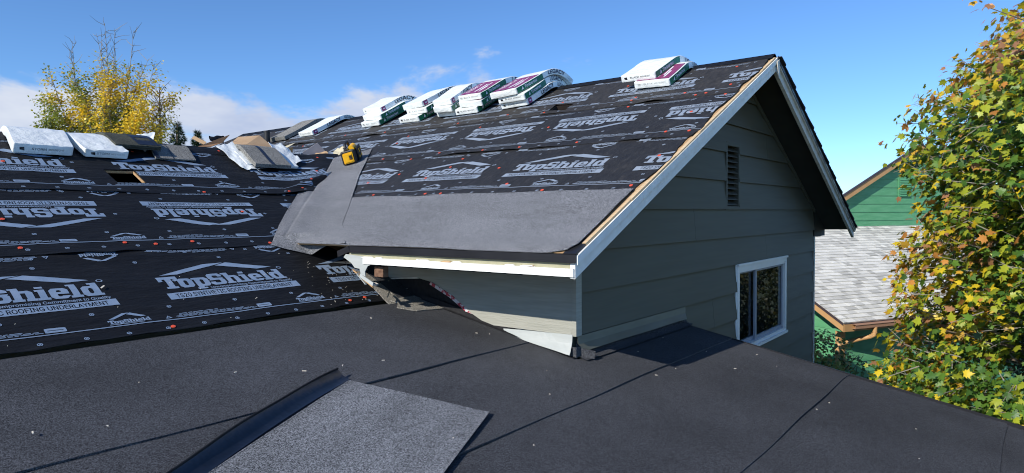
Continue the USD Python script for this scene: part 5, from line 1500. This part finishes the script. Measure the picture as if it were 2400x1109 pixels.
    V, F = leaves_mesh(pos[keep], size[keep], [a[keep] for a in ax])
    obj('foliage', trimesh.Trimesh(V, F, process=False), MAT['leaf'], T, tint=np.repeat(tint[keep], len(LEAFV), axis=0), kind='stuff')
maple()

QV = np.array([(0, 0, 0), (.42, .45, -.05), (0, 1, -.12), (-.42, .45, -.05)], float); QF = np.array([[0, 1, 2], [0, 2, 3]])
def poplar():
    rng = np.random.default_rng(5)
    B = np.array([6.25, 25.0])
    T = thing('poplar_tree', 'tall yellow poplar with bare upper twigs behind the left end of the main ridge', 'tree', (B[0], B[1], GROUND))
    obj('trunk', tube([(B[0], B[1], GROUND), (B[0] + .1, B[1], -2.5), (B[0] - .05, B[1] + .1, 0), (B[0], B[1], 2.2)], [.28, .24, .2, .15], 9), MAT['bark_pale'], T, smooth=60)
    R = np.array([.62, -.785, 0]); Fh = np.array([.785, .62, 0])
    stems = [(-.05, 7.9, .05), (1.0, 7.7, .2), (.85, 7.5, -.3), (-.55, 7.6, .3), (-1.1, 7.1, -.2), (-1.75, 6.7, .2), (-2.3, 6.2, -.1), (-2.75, 5.0, .1), (1.6, 6.6, .2), (2.3, 6.1, -.2), (2.55, 5.3, .3), (.35, 7.2, -.5), (-.35, 7.0, .6), (1.9, 4.4, .5), (-1.9, 5.2, .6), (-2.2, 4.0, -.3), (2.3, 3.8, -.2), (2.05, 4.6, -.5)]
    pos, tint, tw = [], [], []
    for i, (r, z, f) in enumerate(stems):
        r *= .88
        tip = np.array([B[0], B[1], 0]) + R * r + Fh * f * 2 + np.array([0, 0, z])
        z0 = .4 + rng.uniform(0, 2.0)
        b = np.array([B[0], B[1], z0])
        m1 = b + (tip - b) * .35 + R * r * .13; m2 = b + (tip - b) * .7 + R * r * .08
        pts = np.array([b, b + (m1 - b) * .5, m1, (m1 + m2) / 2, m2, tip]); pts[1:-1] += rng.normal(0, .11, (4, 3))
        obj('branch', tube(pts, [.06, .05, .04, .028, .017, .005], 5), MAT['bark_pale'], T, smooth=60)
        seg = np.array([pts[int(k)] + (pts[min(int(k) + 1, 5)] - pts[int(k)]) * (k - int(k)) for k in np.linspace(0.6, 4.95, 34)])
        for s, k in zip(seg, np.linspace(0.6, 4.95, 34)):
            for _ in range(2):
                d = rng.normal(0, 1, 3) + R * r * .35 + np.array([0, 0, 1.0]); d /= np.linalg.norm(d)
                l = rng.uniform(.3, 1.0) * (1.12 - .1 * k)
                e = s + d * l
                tw.append(tube([s, (s + e) / 2 + rng.normal(0, .03, 3), e], [.012, .008, .004], 3))
                zrel = e[2] - (5.5 + .9 * math.exp(-((r + .2) / .9) ** 2) * -0.4 - abs(r) * .22)
                dens = np.clip(1.0 - (zrel - .15) / 1.3, 0.0, 1)
                nl = rng.poisson(11 * dens * (3.0 if e[2] > 2.6 else .4))
                if nl:
                    q = s + (e - s) * rng.uniform(.25, 1.1, (nl, 1)) + rng.normal(0, .13, (nl, 3))
                    pos.append(q)
                    g = meshkit.fbm(q * .9, 2, 3) + rng.normal(0, .1, nl) + .10 * np.clip(r, -1, 1.5)
                    c = np.where((g > .50)[:, None], (.82, .60, .05), np.where((g > .42)[:, None], (.60, .52, .06), (.26, .31, .06)))
                    tint.append(c * rng.uniform(.7, 1.25, (nl, 1)))
    pos = np.vstack(pos); tint = np.vstack(tint)
    out = pos - np.array([B[0], B[1], 3]); out /= np.linalg.norm(out, axis=1, keepdims=True)
    ax = leaf_frames(len(pos), out, rng)
    V, F = leaves_mesh(pos, rng.uniform(.070, .115, len(pos)), ax, QV, QF)
    obj('twigs', cat_(tw), MAT['bark_pale'], T, kind='stuff')
    obj('foliage', trimesh.Trimesh(V, F, process=False), MAT['leaf'], T, tint=np.repeat(tint, 4, axis=0), kind='stuff')
poplar()

def slender():
    rng = np.random.default_rng(15)
    R = np.array([.62, -.785, 0])
    b = np.array([6.25, 25.0, 0]) + R * 1.93 + np.array([.1, .1, 0])
    T = thing('slender_tree', 'thin almost bare dark sapling just right of the yellow poplar', 'tree', (b[0], b[1], GROUND))
    obj('trunk', tube([b + [0, 0, GROUND], b + [0, 0, 0], b + R * .03 + [0, 0, 3], b + R * .02 + [0, 0, 5.6]], [.09, .07, .045, .01], 6), MAT['bark'], T, smooth=60)
    tw, pos = [], []
    for k in range(46):
        z = rng.uniform(2.4, 5.4); s = b + [0, 0, z]
        d = R * rng.choice((-1, 1)) * rng.uniform(.3, 1) + np.array([.785, .62, 0]) * rng.normal(0, .4) + np.array([0, 0, .8]); d /= np.linalg.norm(d)
        e = s + d * rng.uniform(.3, .85)
        tw.append(tube([s, (s + e) / 2 + [0, 0, .05], e], [.014, .010, .004], 3))
        n = rng.poisson(5 if z < 4.2 else 1)
        if n: pos.append(s + (e - s) * rng.uniform(.3, 1, (n, 1)) + rng.normal(0, .08, (n, 3)))
    pos = np.vstack(pos); out = rng.normal(0, 1, pos.shape); out /= np.linalg.norm(out, axis=1, keepdims=True)
    V, F = leaves_mesh(pos, rng.uniform(.05, .08, len(pos)), leaf_frames(len(pos), out, rng), QV, QF)
    obj('twigs', cat_(tw), MAT['bark'], T, kind='stuff')
    obj('foliage', trimesh.Trimesh(V, F, process=False), MAT['leaf'], T, tint=np.repeat(np.array([(.14, .13, .03)]) * rng.uniform(.6, 1.5, (len(pos), 1)), 4, axis=0), kind='stuff')
slender()

def conifer(x, y, ztop, w, seed, label):
    rng = np.random.default_rng(seed)
    T = thing('pine_tree', label, 'tree', (x, y, GROUND))
    obj('trunk', tube([(x, y, GROUND), (x, y, ztop - .6), (x, y, ztop - .1)], [.25, .1, .03], 7), MAT['bark'], T)
    pos, ax_t = [], []
    V, F = [], []
    tufts = []
    for k in range(900):
        h = rng.uniform(0, 1) ** .7
        z = ztop - 3.8 * h
        r = w * (.12 + .88 * h) * rng.uniform(.35, 1.0) * (1 + .35 * math.sin(7 * h * 3 + seed))
        az = rng.uniform(0, 6.283)
        p = np.array([x + r * math.cos(az), y + r * math.sin(az), z])
        o = np.array([math.cos(az), math.sin(az), .55]); o /= np.linalg.norm(o)
        tufts.append((p, o))
    P, O = np.array([t[0] for t in tufts]), np.array([t[1] for t in tufts])
    P = np.repeat(P, 12, axis=0); O = np.repeat(O, 12, axis=0)
    d = O + rng.normal(0, .6, O.shape); d /= np.linalg.norm(d, axis=1, keepdims=True)
    s = np.cross(d, rng.normal(0, 1, d.shape)); s /= np.linalg.norm(s, axis=1, keepdims=True)
    l = rng.uniform(.14, .26, (len(P), 1))
    V = np.stack([P - s * .012, P + s * .012, P + d * l], 1).reshape(-1, 3)
    F = np.arange(len(V)).reshape(-1, 3)
    obj('foliage', trimesh.Trimesh(V, F, process=False), MAT['leaf'], T, tint=np.repeat(np.array([(.022, .045, .022)]) * rng.uniform(.6, 1.5, (len(P), 1)), 3, axis=0), kind='stuff')
conifer(15.0, 38.1, 6.25, 1.0, 3, 'dark green pine with the taller top between the poplar and the cartons')
conifer(15.8, 37.3, 5.75, .8, 4, 'lower dark green pine just left of the leaning cardboard')

def bush(name, label, c, rad, n, seed, cols, size, stems=8, cat='shrub'):
    rng = np.random.default_rng(seed)
    c = np.array(c, float); rad = np.array(rad, float)
    T = thing(name, label, cat, (c[0], c[1], GROUND))
    sm = []
    for k in range(stems):
        e = c + rad * rng.normal(0, .45, 3)
        sm.append(tube([(c[0] + rng.normal(0, .08), c[1] + rng.normal(0, .08), GROUND), (c * [1, 1, 0] + [0, 0, c[2] - rad[2]]) + rng.normal(0, .1, 3), e], [.02, .014, .005], 4))
    for m in sm: obj('stem', m, MAT['bark'], T)
    q = rng.normal(0, 1, (n, 3)); q /= np.linalg.norm(q, axis=1, keepdims=True)
    lump = .75 + .5 * (meshkit.fbm(q * 1.7, 3, seed))
    pos = c + q * rad * lump[:, None] * rng.uniform(.45, 1, (n, 1)) ** .5
    V, F = leaves_mesh(pos, rng.uniform(*size, n), leaf_frames(n, q, rng), QV, QF)
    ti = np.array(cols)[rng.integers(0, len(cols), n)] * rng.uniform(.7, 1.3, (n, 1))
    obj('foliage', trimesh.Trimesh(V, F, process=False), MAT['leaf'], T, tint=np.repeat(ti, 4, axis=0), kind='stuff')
bush('climbing_shrub', 'yellow-green leafy shrub below the neighbour corner post', (8.75, .42, -2.15), (.55, .55, .62), 1500, 3, [(.17, .24, .06), (.26, .32, .09), (.40, .40, .11), (.10, .16, .04), (.44, .32, .12)], (.05, .09))  # leaf colours brightened to stand in for sun the shrub lacks
bush('young_plant', 'small green plant poking above the low roof edge right of the shrub', (9.15, -.10, -2.42), (.26, .26, .40), 260, 6, [(.15, .22, .07), (.22, .30, .10), (.09, .15, .05)], (.05, .09), 5, 'plant')

bush('ash_tree', 'yellow-green tree outside the frame, seen only as a reflection in the window', (11.8, -3.3, -1.0), (1.7, 1.7, 2.1), 12000, 9, [(.05, .06, .02), (.08, .07, .02), (.035, .045, .015), (.02, .03, .01)], (.06, .11), 8, 'tree')  # leaf colours darkened as if in shade, muting the reflection
